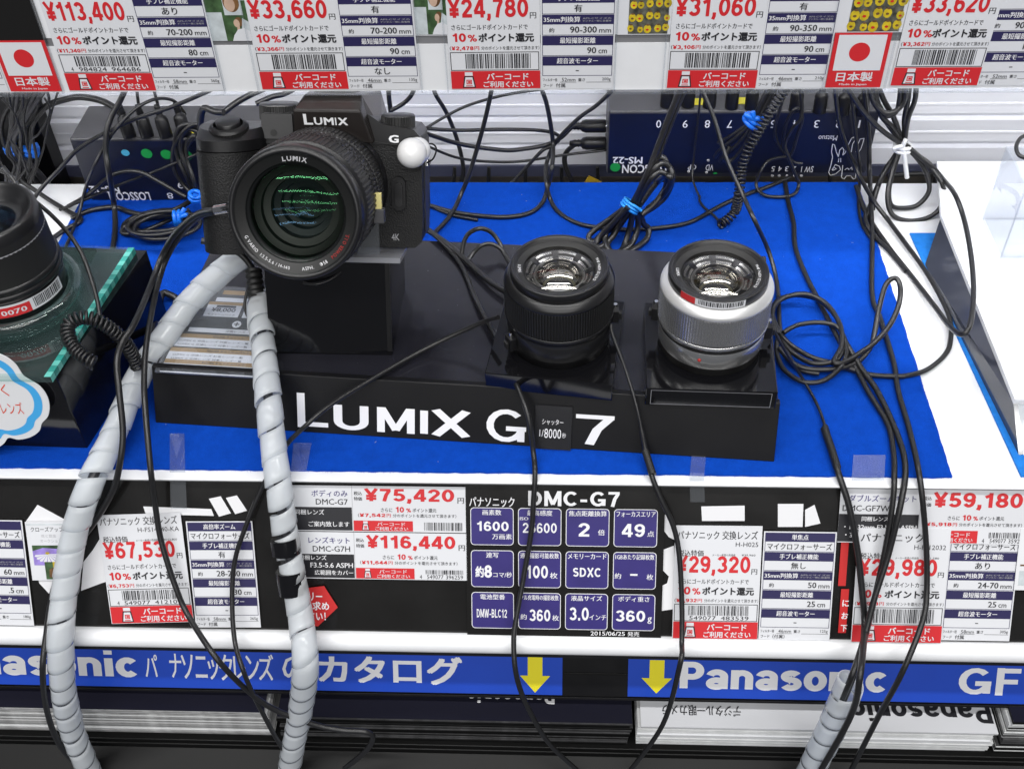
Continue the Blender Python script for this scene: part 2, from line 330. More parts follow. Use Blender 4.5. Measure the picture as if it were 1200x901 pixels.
def _strip(pts, t):
    cl = pts[-1] == 'c'; P = [Vector((p[0], p[1])) for p in (pts[:-1] if cl else pts)]; N = len(P); out = []
    for i in range(N):
        a = P[i - 1] if (i or cl) else None; c = P[(i + 1) % N] if (i < N - 1 or cl) else None
        d1 = (P[i] - a).normalized() if a is not None else None; d2 = (c - P[i]).normalized() if c is not None else None
        d = (d1 + d2).normalized() if (d1 is not None and d2 is not None) else (d1 if d1 is not None else d2)
        k = t / 2 / max(.55, d.dot(d2)) if d2 is not None else t / 2
        n = Vector((-d.y, d.x)) * k; out += [P[i] + n, P[i] - n]
    fs = [(2 * i, 2 * i + 1, 2 * i + 3, 2 * i + 2) for i in range(N - 1)] + ([(2 * N - 2, 2 * N - 1, 1, 0)] if cl else [])
    return [(v.x, v.y) for v in out], fs
def gtxt(mb, s, x, y, h, m, w=None, z=0.1, al='l', t=.2, rot=0, gap=.07):
    """h is the cap height; w stretches the whole line"""
    adv = sum(GL_[c][0] + gap for c in s) - gap; sx = (w / adv) if w else h; ox = x - (0 if al == 'l' else adv * sx / 2 if al == 'c' else adv * sx); cur = 0; k = 0
    for c in s:
        wd, st = GL_[c]
        for q in st:
            vs, fs = _strip(q, t); k += 1; out = [(ox + (cur + a) * sx, y + b * h, z + .006 * (k % 9)) for a, b in vs]
            if rot: out = [(2 * x - p[0], 2 * y - p[1], p[2]) for p in out]
            mb.add(out, fs, m)
        cur += wd + gap
def arc_txt(mb, s, R, a0, h, m, z, inward=False, gap=0.16, b=0.0, sq=1.0):
    """letters on a circle of radius R (baseline) from angle a0 (degrees); inward: tops towards the centre, reading anticlockwise"""
    cap = glyphs('H', 0); sc = h / (cap[5] - cap[3]); a = a0
    for ch in s:
        if ch == ' ':
            adv = 0.4 * h
        else:
            vs, fs, x0, y0, x1, y1 = glyphs(ch, b); wd = (x1 - x0) * sc * sq; adv = wd + gap * h
            t = math.radians(a + (1 if inward else -1) * math.degrees(wd / 2 / R))
            out = []
            for p, q in vs:
                lx = (p - x0) * sc * sq - wd / 2; ly = q * sc
                if inward: ux, uy, rx, ry = -math.cos(t), -math.sin(t), -math.sin(t), math.cos(t)
                else: ux, uy, rx, ry = math.cos(t), math.sin(t), math.sin(t), -math.cos(t)
                out.append((R * math.cos(t) + ux * ly + rx * lx, R * math.sin(t) + uy * ly + ry * lx, z))
            mb.add(out, fs, m)
        a += (1 if inward else -1) * math.degrees(adv / R)
# ------------------------------------------------------------------ smooth paths
def catmull(P, n=8):
    out = []; P = [Vector(p) for p in P]
    for i in range(len(P) - 1):
        p0 = P[max(i - 1, 0)]; p1 = P[i]; p2 = P[i + 1]; p3 = P[min(i + 2, len(P) - 1)]
        for k in range(n):
            t = k / n
            out.append(0.5 * ((2 * p1) + (p2 - p0) * t + (2 * p0 - 5 * p1 + 4 * p2 - p3) * t * t + (3 * p1 - p0 - 3 * p2 + p3) * t ** 3))
    out.append(P[-1]); return out
def path(spec):
    """'px,py,z12 px,py ...' : survey pixel on the level z (mm), the upright plane y, or p mm before the price panel"""
    out = []; mode = 'z'; val = 2.0
    for w in spec.split():
        q = w.split(',')
        if len(q) > 2: mode = q[2][0]; val = float(q[2][1:])
        px, py = float(q[0]), float(q[1])
        out.append(uz(px, py, val) if mode == 'z' else uy(px, py, val) if mode == 'y' else up_(px, py, val))
    return out
def cable(label, spec, r=1.6, name='cable', m=None, cat='cable', group=None, n=8, flat=1.0, parent=None):
    mb = MB(); mb.tube(catmull(path(spec), n), r, m or cablemat, 8, flat)
    o = mb.build(name, parent)
    if parent is None: tag(o, label, cat, group)
    return o
def loc2(fr, px, py):
    """survey pixel -> (x, y) in mm on the plane z = 0 of a frame"""
    o = fr.translation / K; n = Vector(fr.col[2][:3]); d = ray(px, py)
    q = CAM + d * ((o - CAM).dot(n) / d.dot(n)) - o
    return q.dot(Vector(fr.col[0][:3])), q.dot(Vector(fr.col[1][:3]))
def ptxt(mb, fr, s, px0, py0, px1, py1, m, b=0.0, z=0.15, inv=False, org=(0, 0), heavy=0):
    xm, ym = (px0 + px1) / 2, (py0 + py1) / 2
    x0 = loc2(fr, px0, ym)[0] - org[0]; x1 = loc2(fr, px1, ym)[0] - org[0]; y0 = loc2(fr, xm, py1)[1] - org[1]; y1 = loc2(fr, xm, py0)[1] - org[1]
    if heavy:
        if inv: gtxt(mb, s, x1, y1, y1 - y0, m, x1 - x0, z, t=heavy, rot=180)
        else: gtxt(mb, s, x0, y0, y1 - y0, m, x1 - x0, z, t=heavy)
        return
    if inv: txt(mb, s, x1, y1, y1 - y0, m, x1 - x0, b, z, rot=180)
    else: txt(mb, s, x0, y0, y1 - y0, m, x1 - x0, b, z)
def pline(mb, pts, w, m, z):
    for (a, b) in zip(pts, pts[1:]):
        d = Vector((b[0] - a[0], b[1] - a[1])); 
        if d.length < 1e-6: continue
        d.normalize(); n = Vector((-d.y, d.x)) * w / 2; e = d * w * 0.3
        mb.add([(a[0] + n.x - e.x, a[1] + n.y - e.y, z), (a[0] - n.x - e.x, a[1] - n.y - e.y, z), (b[0] - n.x + e.x, b[1] - n.y + e.y, z), (b[0] + n.x + e.x, b[1] + n.y + e.y, z)], [(0, 1, 2, 3)], m)
# ================================================================== the setting
mb = MB(); mb.box(-900, 900, -6.5, 291, -1.2, -0.01, laminate); mb.box(-900, 900, 22, 288, -150, -1.21, laminate)
structure(mb.build('counter', bevel=0.5))
mb = MB()                                                # ribbed white back wall, its grooves and the dark foot rail
prof = [(350, -21.5)]; z = -21.5
g0 = -6.8
prof = [(349, -21.5), (349, g0)]
for k in range(14):
    zz = g0 + 25 * k
    prof += [(353, zz + 1.2), (353.5, zz + 3.6), (350.2, zz + 5.2), (350.2, zz + 12.5), (349.4, zz + 13.0), (349.4, zz + 14.6), (350, zz + 15.2), (349, zz + 25)]
n = len(prof)
mb.add([(-900, y, z) for y, z in prof] + [(900, y, z) for y, z in prof], [(i, n + i, n + i + 1, i + 1) for i in range(n - 1)], wallwhite)
mb.box(-900, 900, 354, 360, -21.5, 345, wallwhite)
structure(mb.build('back_wall'))
mb = MB(); mb.box(-900, 900, 347, 353, -32, -21.6, steelblue); mb.box(-900, 900, 356, 362, -150, -32.1, beige)
structure(mb.build('back_wall_base', bevel=0.4))
mb = MB(); mb.box(-900, 900, 143, 348.5, 246, 262, laminate); structure(mb.build('upper_shelf', bevel=0.5))
def wavy(x0, x1, n, y, amp): return [(x0 + (x1 - x0) * i / n, y + random.uniform(-amp, amp)) for i in range(n + 1)]
mb = MB()
pts = wavy(-366, 222.5, 160, 0.6, 0.35) + [(x, y) for y, x in wavy(1.5, 290, 80, 222.5, 0.3)] + wavy(222, -366, 60, 290.5, 0.3) + [(-366, 200), (-366, 100)]
mb.prism(pts, 0.0, 1.3, felt)
rnd = random.Random(77)
for k in range(900):                                      # fibres along the cut edges and lint lying on the pile
    if k < 640: x, y, a = rnd.uniform(-365, 222), .7, -PI / 2 + rnd.uniform(-1, 1)
    else: x, y, a = 222.3, rnd.uniform(2, 290), rnd.uniform(-1, 1)
    l = rnd.uniform(.5, 1.7); mb.add([(x - .16, y + .3, 1.0), (x + .16, y + .3, 1.0), (x + l * math.cos(a), y + l * math.sin(a), rnd.uniform(.2, 1.6))], [(0, 1, 2)], felt)
for k in range(110):
    x, y, a, l = rnd.uniform(-360, 218), rnd.uniform(4, 285), rnd.uniform(0, 6.3), rnd.uniform(.3, 1.5); c, s_ = math.cos(a), math.sin(a)
    mb.add([(x - s_ * .13, y + c * .13, 1.5), (x + s_ * .13, y - c * .13, 1.5), (x + c * l + s_ * .1, y + s_ * l - c * .1, 1.55), (x + c * l - s_ * .1, y + s_ * l + c * .1, 1.55)], [(0, 1, 2, 3)], greyink)
tag(mb.build('felt_mat'), 'royal blue felt mat lying under the black camera display on the white counter', 'mat')
mb = MB(); mb.prism([(261.2, 2), (700, 2), (700, 228), (247.6, 228)], 0.0, 1.2, felt2)
tag(mb.build('felt_mat'), 'lighter blue felt mat under the white wedge display at the right', 'mat')
px_ = uy(52, 160, 332)
mb = MB(); mb.box(px_.x - 70, px_.x, 330, 347.9, -150, 240, blackboard); mb.box(px_.x - 56, px_.x - 50, 328.5, 330.1, -150, 240, shelfblack)
tag(mb.build('shelf_post', bevel=0.6), 'black upright shelf post behind the tangle of cables at the left', 'post')
# ================================================================== price cards
def sub(root, name, mb, **k):
    return mb.build(name, root, **k) if mb.v else None
def barcode(mb, x0, x1, y0, y1, seed, code=None, z=0.15):
    rnd = random.Random(seed); x = x0; y = y0 + (3.0 if code else 0.4)
    while x < x1 - 0.5:
        w = rnd.choice((0.28, 0.28, 0.5, 0.75)); mb.rect(x, y, min(x + w, x1), y1, ink, z); x += w + rnd.choice((0.28, 0.3, 0.5, 0.7))
    if code:
        txt(mb, code[0], x0 - 3.6, y0, 2.6, ink, 1.3, 0, z)
        txt(mb, code[1], x0 + 0.8, y0, 2.6, ink, (x1 - x0) * 0.43, 0, z); txt(mb, code[2], x0 + (x1 - x0) * 0.53, y0, 2.6, ink, (x1 - x0) * 0.45, 0, z)
def banner(mb, x0, y0, x1, y1, z=0.12):
    mb.rect(x0, y0, x1, y1, red, z); w = x1 - x0; h = y1 - y0; cx = x0 + w * 0.2
    mb.poly([(cx - h * .34, y0 + h * .06), (cx + h * .34, y0 + h * .06), (cx + h * .24, y0 + h * .72), (cx - h * .24, y0 + h * .72)], ink, z + .06)
    mb.poly([(cx - h * .27, y0 + h * .12), (cx + h * .27, y0 + h * .12), (cx + h * .18, y0 + h * .66), (cx - h * .18, y0 + h * .66)], paper, z + .1)
    mb.rect(cx - h * .2, y0 + h * .74, cx + h * .2, y0 + h * .94, paper, z + .06)
    mb.border(cx - h * .14, y0 + h * .26, cx + h * .14, y0 + h * .52, h * .05, red, z + .14); mb.rect(cx - h * .06, y0 + h * .33, cx + h * .08, y0 + h * .45, red, z + .14)
    mb.rect(cx - h * .17, y0 + h * .15, cx + h * .17, y0 + h * .2, red, z + .14)
    txt(mb, 'バーコード', x0 + w * .4, y0 + h * .5, h * .38, paper, w * .47, .022, z + .08)
    txt(mb, 'ご利用ください', x0 + w * .36, y0 + h * .07, h * .36, paper, w * .56, .022, z + .08)
def price_card(fr, x, y, rot, price, pts, seed, label, W=50.5, H=71, head=None, model=None, ref=None, code=None, z=0.4, group=None):
    mb = MB(); mb.box(0, W, 0, H, -0.3, 0, paper)
    root = mb.build('price_card', M=None); root.matrix_world = fr @ T2(x, y, z, rot + (seed * 37 % 7 - 3) * .12) @ Matrix.Rotation(math.radians(-.5), 4, 'X')
    tag(root, label, 'price card', group)
    t = MB()
    if head: txt(t, head, 1.5, 63, 5.4, ink, W - 4 if len(head) > 8 else 36, .016)
    if model: txt(t, model, W - 2, 58.6, 2.9, ink, None, 0, al='r')
    if ref:
        txt(t, '税込特価', 2, 52.4, 4, ink, 15, .014); txt(t, 'メーカー希望小売価格', 22, 52.6, 1.5, ink, 13.5); txt(t, ref, 39, 52.6, 1.5, ink, 8)
    txt(t, '円', W - 5.3, 41.4, 3.4, ink, 3.4, .012)
    txt(t, 'さらにゴールドポイントカードで', 2.5, 35.2, 3.2, ink, W - 9, .016)
    txt(t, 'ポイント還元', W * .335, 28.2, 5.1, ink, W * .6, .036)
    txt(t, '分のポイントを還元させて頂きます）', W * .36, 23.5, 2.3, ink, W * .63, .008)
    gtxt(t, '¥' + price, 1.4, 42.2, 10.6, red, W - 7.4, .1, t=.185)
    gtxt(t, '10', 2.6, 28.4, 5.0, red, 7.4, t=.2); gtxt(t, '%', 11, 28.5, 4.0, red, 4.9, t=.15)
    txt(t, '(', .8, 23.3, 2.6, ink, .8); gtxt(t, '¥' + pts, 1.8, 23.6, 2.2, red, W * .24, t=.2); txt(t, '円', W * .285, 23.5, 2.3, red, 2.6, .014)
    sub(root, 'lettering', t)
    b = MB(); b.border(0.7, 11.4, W - 0.7, 22.4, 0.4, ink, 0.1); barcode(b, 9, W - 5, 12.2, 21.4, seed, code); sub(root, 'barcode', b)
    n = MB(); banner(n, 0.4, 0.3, W - 0.2, 11.1); sub(root, 'scan_banner', n)
    return root
def spec_card(fr, x, y, rot, rows, foot, label, W=39.5, z=0.3, group=None, top=5):
    """rows from the bottom: motor, distance, focal length, stabiliser, mount"""
    H = 7.8 + 12 * top + 0.6
    mb = MB(); mb.box(0, W, 0, H, -0.3, 0, paper)
    root = mb.build('spec_card'); root.matrix_world = fr @ T2(x, y, z, rot); tag(root, label, 'spec card', group)
    g = MB(); t = MB(); heads = ['超音波モーター', '最短撮影距離', '35mm判換算', '手ブレ補正機能', rows[5] if len(rows) > 5 else '単焦点']
    for k in range(min(top, 5)):
        y0 = 7.8 + 12 * k
        g.border(0.8, y0 + .2, W - .8, y0 + 6.7, .3, navy, .1); g.rect(0.8, y0 + 6.7, W - .8, y0 + 11.9, navy, .1)
        if k == 2:
            txt(t, heads[2], 1.6, y0 + 7.6, 3.3, white, 19.5, .016, .2)
            txt(t, 'APS-Cサイズの', 22.3, y0 + 9.3, 1.1, greyink, W - 24.6, 0, .2); txt(t, 'デジタル一眼に装着時', 22.3, y0 + 7.8, 1.1, greyink, W - 24.6, 0, .2)
        else: txt(t, heads[k], W / 2, y0 + 7.5, 3.5, white, min(len(heads[k]) * 3.2, W - 6), .018, .2, 'c')
        v = rows[k]
        if v == '-': t.rect(W / 2 - .8, y0 + 3.1, W / 2 + .9, y0 + 3.6, ink, .2)
        elif isinstance(v, tuple):
            if v[0]: txt(t, v[0], 4.5, y0 + 1.9, 2.6, ink, 2.8, .012, .2)
            txt(t, v[1], W - 9.8, y0 + 1.6, 3.7, ink, None, .016, .2, 'r'); txt(t, v[2], W - 8.6, y0 + 1.6, 2.2 if v[2] == 'cm' else 2.0, ink, 4.6 if v[2] == 'cm' else 6.4, .006, .2)
        elif v: txt(t, v, W / 2, y0 + 1.4, 4.2, ink, min(len(v) * 4.3, W - 4.5), .014, .2, 'c')
    txt(t, 'フィルター径', 1, 4.7, 1.9, ink, 8, .01, .2); txt(t, foot[0], 11.5, 4.6, 2.2, ink, 7.5, 0, .2)
    txt(t, '重さ', 20.5, 4.7, 1.9, ink, 3.8, .01, .2); txt(t, foot[1], W - 1.4, 4.6, 2.3, ink, None, 0, .2, 'r')
    t.rect(10.5, 4.0, 19.5, 4.2, ink, .12); t.rect(25, 4.0, W - 1, 4.2, ink, .12)
    txt(t, 'フード', 1.2, 1.2, 1.9, ink, 5.2, .01, .2); txt(t, foot[2], 8.2, .9, 2.6, ink, None, .01, .2)
    sub(root, 'table', g); sub(root, 'lettering', t)
    return root
GP = 'price cards in the upper shelf rail'; GS = 'specification cards in the upper shelf rail'
# ------------------------------------------------------------------ upper rail
root = empty('price_rail', F_TOP, 'clear price card rail along the edge of the upper shelf', 'price rail')
mb = MB(); mb.box(-700, 700, -1, 27, -2.2, -.4, laminate); mb.box(-700, 700, 32, 92, -2.2, -.4, laminate); mb.build('backing', root)
mb = MB(); mb.box(-700, 700, 27, 32, -3, -.9, mat('bar_grey', (.2, .2, .21), .4)); mb.build('bar', root)
mb = MB(); mb.box(-700, 700, -2.4, -1.0, -3, 2.2, acrylic_tab); mb.build('lower_lip', root)
for x in (-354.5, -283.2, -190.2, -171, -78.4, -64, 28.6, 55.2, 142.6, 176.6):
    mb = MB(); mb.box(x - .3, x + .3, -.9, 92, -.3, 2.4, acrylic_tab); mb.build('pocket_edge', root)
mb = MB(); mb.box(0, 62, 0, 56, -.3, 0, panelblack); o = mb.build('photo_leaflet'); o.matrix_world = F_TOP @ T2(-345, 29, .25); tag(o, 'black leaflet above the left flag card', 'leaflet')
def photo_leaflet(fr, x, y, w, h, label, kind, z=0.1):
    mb = MB(); mb.box(0, w, 0, h, -.3, 0, photo_pale if kind == 0 else paper)
    root = mb.build('photo_leaflet'); root.matrix_world = fr @ T2(x, y, z); tag(root, label, 'leaflet')
    p = MB()
    if kind == 0:
        p.rect(w * .38, 0, w, h * .5, photo_green, .08); p.rect(0, h * .3, w * .5, h, photo_green, .09); p.rect(w * .5, h * .42, w, h, photo_pale, .1)
        p.disc(w * .1, .14, photo_brown, 20, None, w * .76, h * .2, h * .05); p.disc(w * .075, .16, photo_skin, 20, None, w * .7, h * .185, h * .042); p.poly([(w * .68, h * .1), (w * .76, h * .1), (w * .76, h * .16), (w * .7, h * .16)], photo_skin, .155)
        p.poly([(w * .52, 0), (w, 0), (w, h * .1), (w * .86, h * .135), (w * .7, h * .12), (w * .58, h * .06)], paper, .17); p.poly([(w * .8, h * .12), (w, 0), (w, h * .2), (w * .86, h * .24)], photo_pale, .15)
        p.rect(w * .45, h * .27, w * .9, h, photo_pale, .18); p.disc(w * .2, .2, photo_brown, 20, None, w * .66, h * .4, h * .1); p.disc(w * .13, .22, photo_skin, 20, None, w * .62, h * .38, h * .075)
    else:
        p.rect(0, h * .42, w * .72, h, photo_dark, .08); p.rect(w * .2, 0.5, w * .95, h * .55, photo_dark, .1)
        rnd = random.Random(3)
        for j in range(4):
            for i in range(5):
                cx, cy = w * (.26 + .16 * i + rnd.uniform(-.03, .03)), h * (.07 + .125 * j + rnd.uniform(-.015, .015)); rw = w * rnd.uniform(.055, .075)
                p.disc(rw, .14 + .02 * j, photo_yellow, 10, None, cx, cy, rw * 1.2); p.disc(rw * .4, .15 + .02 * j, redlabel if rnd.random() < .5 else photo_brown, 8, None, cx, cy - rw * .2, rw * .3); p.disc(rw * .5, .15 + .02 * j, photo_brown, 8, None, cx + rw * .1, cy + rw * 1.1, rw * .25)
    sub(root, 'picture', p); return root
photo_leaflet(F_TOP, -191, 30, 22, 55, 'photo leaflet of a woman in white between the ¥113,400 and ¥33,660 cards', 0)
photo_leaflet(F_TOP, -79, 33, 17, 52, 'narrow photo leaflet of a woman in white left of the ¥24,780 card', 0)
photo_leaflet(F_TOP, 29, 32, 28, 53, 'white leaflet with a yellow picture between the ¥24,780 and ¥31,060 cards', 1)
photo_leaflet(F_TOP, 143, 32.5, 36, 53, 'white leaflet with a yellow picture behind the right flag card', 1)
price_card(F_TOP, -280, .2, 0, '113,400', '11,340', 11, 'white price card reading ¥113,400 in red, beside the left flag card', code=('4', '984824', '964686'), group=GP)
spec_card(F_TOP, -230, .2, 0, ['-', ('', '80', 'cm'), ('約', '70-200', 'mm'), 'あり', '', ''], ('58mm', '360g', '付属'), 'spec card with 70-200mm, 80cm and 360g rows', 39, group=GS)
price_card(F_TOP, -169.2, .4, 0, '33,660', '3,366', 12, 'white price card reading ¥33,660 in red, above the camera', W=49.5, group=GP)
spec_card(F_TOP, -120, .3, 0, ['なし', ('', '90', 'cm'), ('約', '70-200', 'mm'), '有', '', ''], ('46mm', '135g', '付属'), 'spec card with 70-200mm, 90cm and 135g rows', 40.5, group=GS)
price_card(F_TOP, -62.2, .1, 0, '24,780', '2,478', 13, 'white price card reading ¥24,780 in red, in the middle of the upper rail', W=50, group=GP)
spec_card(F_TOP, -12, .1, 0, ['-', ('', '90', 'cm'), ('約', '90-300', 'mm'), '有', '', ''], ('52mm', '200g', '付属'), 'spec card with 90-300mm, 90cm and 200g rows', 39.8, group=GS)
price_card(F_TOP, 57.2, .1, 0, '31,060', '3,106', 14, 'white price card reading ¥31,060 in red, above the large switch box', W=49.3, group=GP)
spec_card(F_TOP, 106.6, .1, 0, ['-', ('', '90', 'cm'), ('約', '90-350', 'mm'), '有', '', ''], ('46mm', '210g', '付属'), 'spec card with 90-350mm, 90cm and 210g rows', 37.5, group=GS)
spec_card(F_TOP, 222, .8, 0, ['-', ('', '100', 'cm'), ('約', '90-300', 'mm'), '', '', ''], ('52mm', '', '付属'), 'spec card with a 100cm row partly behind the ¥33,620 card', 39, z=.2, group=GS)
price_card(F_TOP, 179.2, 1.2, 0, '33,620', '3,362', 15, 'white price card reading ¥33,620 in red, right of the right flag card', W=47.2, z=.8, group=GP)
spec_card(F_TOP, -354, .2, 0, ['-', ('', '', 'cm'), ('', '', 'mm'), '', '', ''], ('', '', ''), 'white spec card cut by the left edge beside the left flag card', 39, z=.2, group=GS)
def flag_card(x, y, w, h, label, z):
    mb = MB(); mb.box(0, w, 0, h, -.3, 0, red); root = mb.build('flag_card'); root.matrix_world = F_TOP @ T2(x, y, z); tag(root, label, 'flag card', 'red flag cards in the upper shelf rail')
    p = MB(); p.rect(w * .075, h * .32, w * .925, h * .97, paper, .1); p.disc(w * .185, .16, red, 40, None, w * .49, h * .66); p.build('flag', root)
    t = MB(); txt(t, '日本製', w * .16, h * .115, h * .175, paper, w * .66, .02); txt(t, 'Made in Japan', w * .24, h * .03, h * .05, paper, w * .5, .015); t.build('lettering', root)
flag_card(-313.5, .3, 29.6, 31, 'red flag card left of the ¥113,400 card', .9)
flag_card(144.3, .6, 29.8, 32, 'red flag card left of the ¥33,620 card', 1.1)
# ------------------------------------------------------------------ lower rail under the counter edge
root = empty('price_rail', F_LOW, 'black backed price card rail sloping below the counter edge', 'price rail')
mb = MB(); mb.box(-700, 700, -99, -2.4, -4, -1.2, panelblack); mb.build('backing', root)
mb = MB(); mb.box(-700, 700, -3.2, 2.0, -4, 1.6, mat('channel_grey', (.17, .175, .18), .3, coat=.2)); mb.build('channel', root, bevel=.4)
p = MB()
R0 = [(1.5 + 5.2 * math.sin(PI * k / 12), -104.6 + 6.2 * math.cos(PI * k / 12)) for k in range(13)]
p.add([(-700, y, x - 2) for x, y in R0] + [(700, y, x - 2) for x, y in R0], [(i, 13 + i, 14 + i, i + 1) for i in range(12)], laminate, True)
p.box(-700, 700, -112.5, -110.6, -5, 1, blackboard); p.box(-700, 700, -110.6, -98.4, -4, -.6, laminate); p.build('lower_lip', root)
for sh in ([(29, 612), (43, 592), (80, 612), (66, 682), (60, 700), (45, 684)], [(97, 659), (108, 645), (119, 627), (129, 612), (131, 680), (118, 684), (94, 693)],
           [(167, 594), (247, 597), (250, 605), (170, 603)], [(244, 585), (258, 582), (270, 602), (256, 606)], [(264, 584), (277, 581), (289, 599), (275, 603)],
           [(776, 603), (783, 604), (790, 612), (792, 634), (784, 630), (778, 622)], [(774, 646), (790, 640), (792, 714), (772, 717), (770, 690), (782, 684), (784, 676), (776, 668)],
           [(822, 594), (873, 593), (873, 611), (823, 611)], [(912, 591), (942, 591), (941, 618), (912, 618)], [(944, 598), (955, 592), (962, 614), (944, 618)]):
    g = MB(); g.poly([pan(*q) for q in sh][::-1], white, -1.1); g.build('white_print', root)
price_card(F_LOW, -272.3, -95.3, 3, '67,530', '6,753', 21, 'white price card reading ¥67,530 in red, beside the left spiral sleeve', W=51, H=70, head='パナソニック 交換レンズ', model='H-FS14140-KA', ref='¥102,800', code=('4', '549077', '412107'), z=1)
spec_card(F_LOW, -220.5, -96.8, 1, ['-', ('', '30', 'cm'), ('約', '28-280', 'mm'), '有', 'マイクロフォーサーズ', '高倍率ズーム'], ('58mm', '265g', '付属'), 'spec card with 28-280mm and 265g rows right of the ¥67,530 card', 40, z=.7)
spec_card(F_LOW, -360.5, -97.5, 0, ['-', ('', '.5', 'cm'), ('', '60', 'mm'), '', 'マイクロフォーサーズ', 'ズ'], ('', '180g', ''), 'spec card with 60mm and 180g rows cut by the left edge', 39.5, z=.7)
price_card(F_LOW, 67.6, -98.6, .4, '29,320', '2,932', 22, 'white price card reading ¥29,320 in red, right of the blue boxed panel', W=50.4, H=71.5, head='パナソニック 交換レンズ', model='H-H025', ref='¥39,960', code=('4', '549077', '483539'), z=1)
spec_card(F_LOW, 118.6, -98.3, 0, ['-', ('', '25', 'cm'), ('約', '50', 'mm'), '無し', 'マイクロフォーサーズ', '単焦点'], ('46mm', '125g', '（付属）'), 'spec card with 50mm and 25cm rows right of the ¥29,320 card', 41.8, z=.8)
price_card(F_LOW, 172.6, -98.4, 0, '29,980', '2,998', 23, 'white price card reading ¥29,980 in red behind three hanging cables', W=52.5, H=71.5, head='パナソニック', model='H-FS12032', ref='¥41,580', z=2)
spec_card(F_LOW, 225.2, -97, 0, ['-', ('', '25', 'cm'), ('約', '24-70', 'mm'), 'あり', 'マイクロフォーサーズ', '標準ズーム'], ('58mm', '305g', '付属'), 'spec card with 24-70mm and 305g rows at the right end of the lower rail', 40, z=.3)
def strip(fr, x0, y0, x1, y1, xm, label, head, model, lines, price, pts, seed, z=.6, code=None):
    W = x1 - x0; H = y1 - y0; mid = xm - x0
    mb = MB(); mb.box(0, W, 0, H, -.3, 0, paper); root = mb.build('price_strip'); root.matrix_world = fr @ T2(x0, y0, z); tag(root, label, 'price strip')
    t = MB(); e = MB(); e.rect(0, 0.6, mid - .5, H * .53, ink, .1); e.rect(mid - .25, 0, mid, H, greyink, .1); e.build('info_block', root)
    txt(t, head, mid * .94, H * .76, 4.1, violet, None, .01, .2, 'r', wmax=mid * .92); txt(t, model, mid * .94 if len(model) < 8 else mid * .62, H * .585, 3.6, ink, None, .005, .2, 'r', wmax=mid * .8)
    for (s, yy, hh, xx) in lines: txt(t, s, mid * xx, H * yy, hh, white, None, .014, .2, 'r', wmax=mid * .95)
    w2 = W - mid
    txt(t, '税込', mid + 1, H * .8, 2.4, ink, 4.8, .014, .2); txt(t, '特価', mid + 1, H * .68, 2.4, ink, 4.8, .014, .2)
    gtxt(t, '¥' + price, mid + w2 * .11, H * .675, H * .27, red, w2 * .79, .2, t=.19); txt(t, '円', W - 4.8, H * .64, 3.6, ink, 3.8, .014, .2)
    txt(t, 'さらに', mid + w2 * .25, H * .44, 2.5, ink, 6.8, .01, .2); gtxt(t, '10', mid + w2 * .38, H * .435, 3.4, red, 5, .2); gtxt(t, '%', mid + w2 * .475, H * .44, 2.4, red, 2.8, .2, t=.15)
    txt(t, 'ポイント還元', mid + w2 * .53, H * .44, 2.5, ink, 14, .012, .2)
    txt(t, '(', mid + w2 * .045, H * .32, 2.4, ink, .7); gtxt(t, '¥' + pts, mid + w2 * .06, H * .33, 2.1, red, w2 * .23, .2); txt(t, '円', mid + w2 * .3, H * .325, 2.2, red, 2.4, .014, .2); txt(t, '分のポイントを還元させて頂きます）', mid + w2 * .355, H * .325, 2.2, ink, w2 * .56, .006, .2)
    t.build('lettering', root)
    n = MB(); banner(n, mid + .3, .5, mid + w2 * .53, H * .245); n.build('scan_banner', root)
    b = MB(); barcode(b, mid + w2 * .63, W - 2, .8, H * .22, seed, code); b.build('barcode', root)
strip(F_LOW, -166, -33.4, -54.8, -5, -121.5, 'white price strip reading ¥75,420 in red, the upper of two beside the middle sleeve', 'ボディのみ', 'DMC-G7', [('同梱レンズ', .36, 3.4, .62), ('ご案内致します', .1, 3.4, .95)], '75,420', '7,542', 31)
strip(F_LOW, -166, -63.6, -54.6, -34.0, -121.3, 'white price strip reading ¥116,440 in red, below the ¥75,420 strip', 'レンズキット', 'DMC-G7H', [('同梱レンズ', .4, 3.2, .62), ('F3.5-5.6 ASPH', .24, 3.2, .97), ('広範囲をカバー', .08, 3.2, .97)], '116,440', '11,644', 32, code=('4', '549077', '396259'))
strip(F_LOW, 160.8, -36, 270, -3.0, 206.6, 'white price strip reading ¥59,180 in red at the right end of the lower rail', 'ダブルズームキット', 'DMC-GF7W', [('同梱レンズ', .4, 3.0, .62), ('・12-32mm F3.5-5.6 ASPH', .25, 2.8, .97), ('・35-100mm F4-5.6 ASPH', .1, 2.8, .97)], '59,180', '5,918', 33, z=1.0, code=('4', '549077', '359285'))
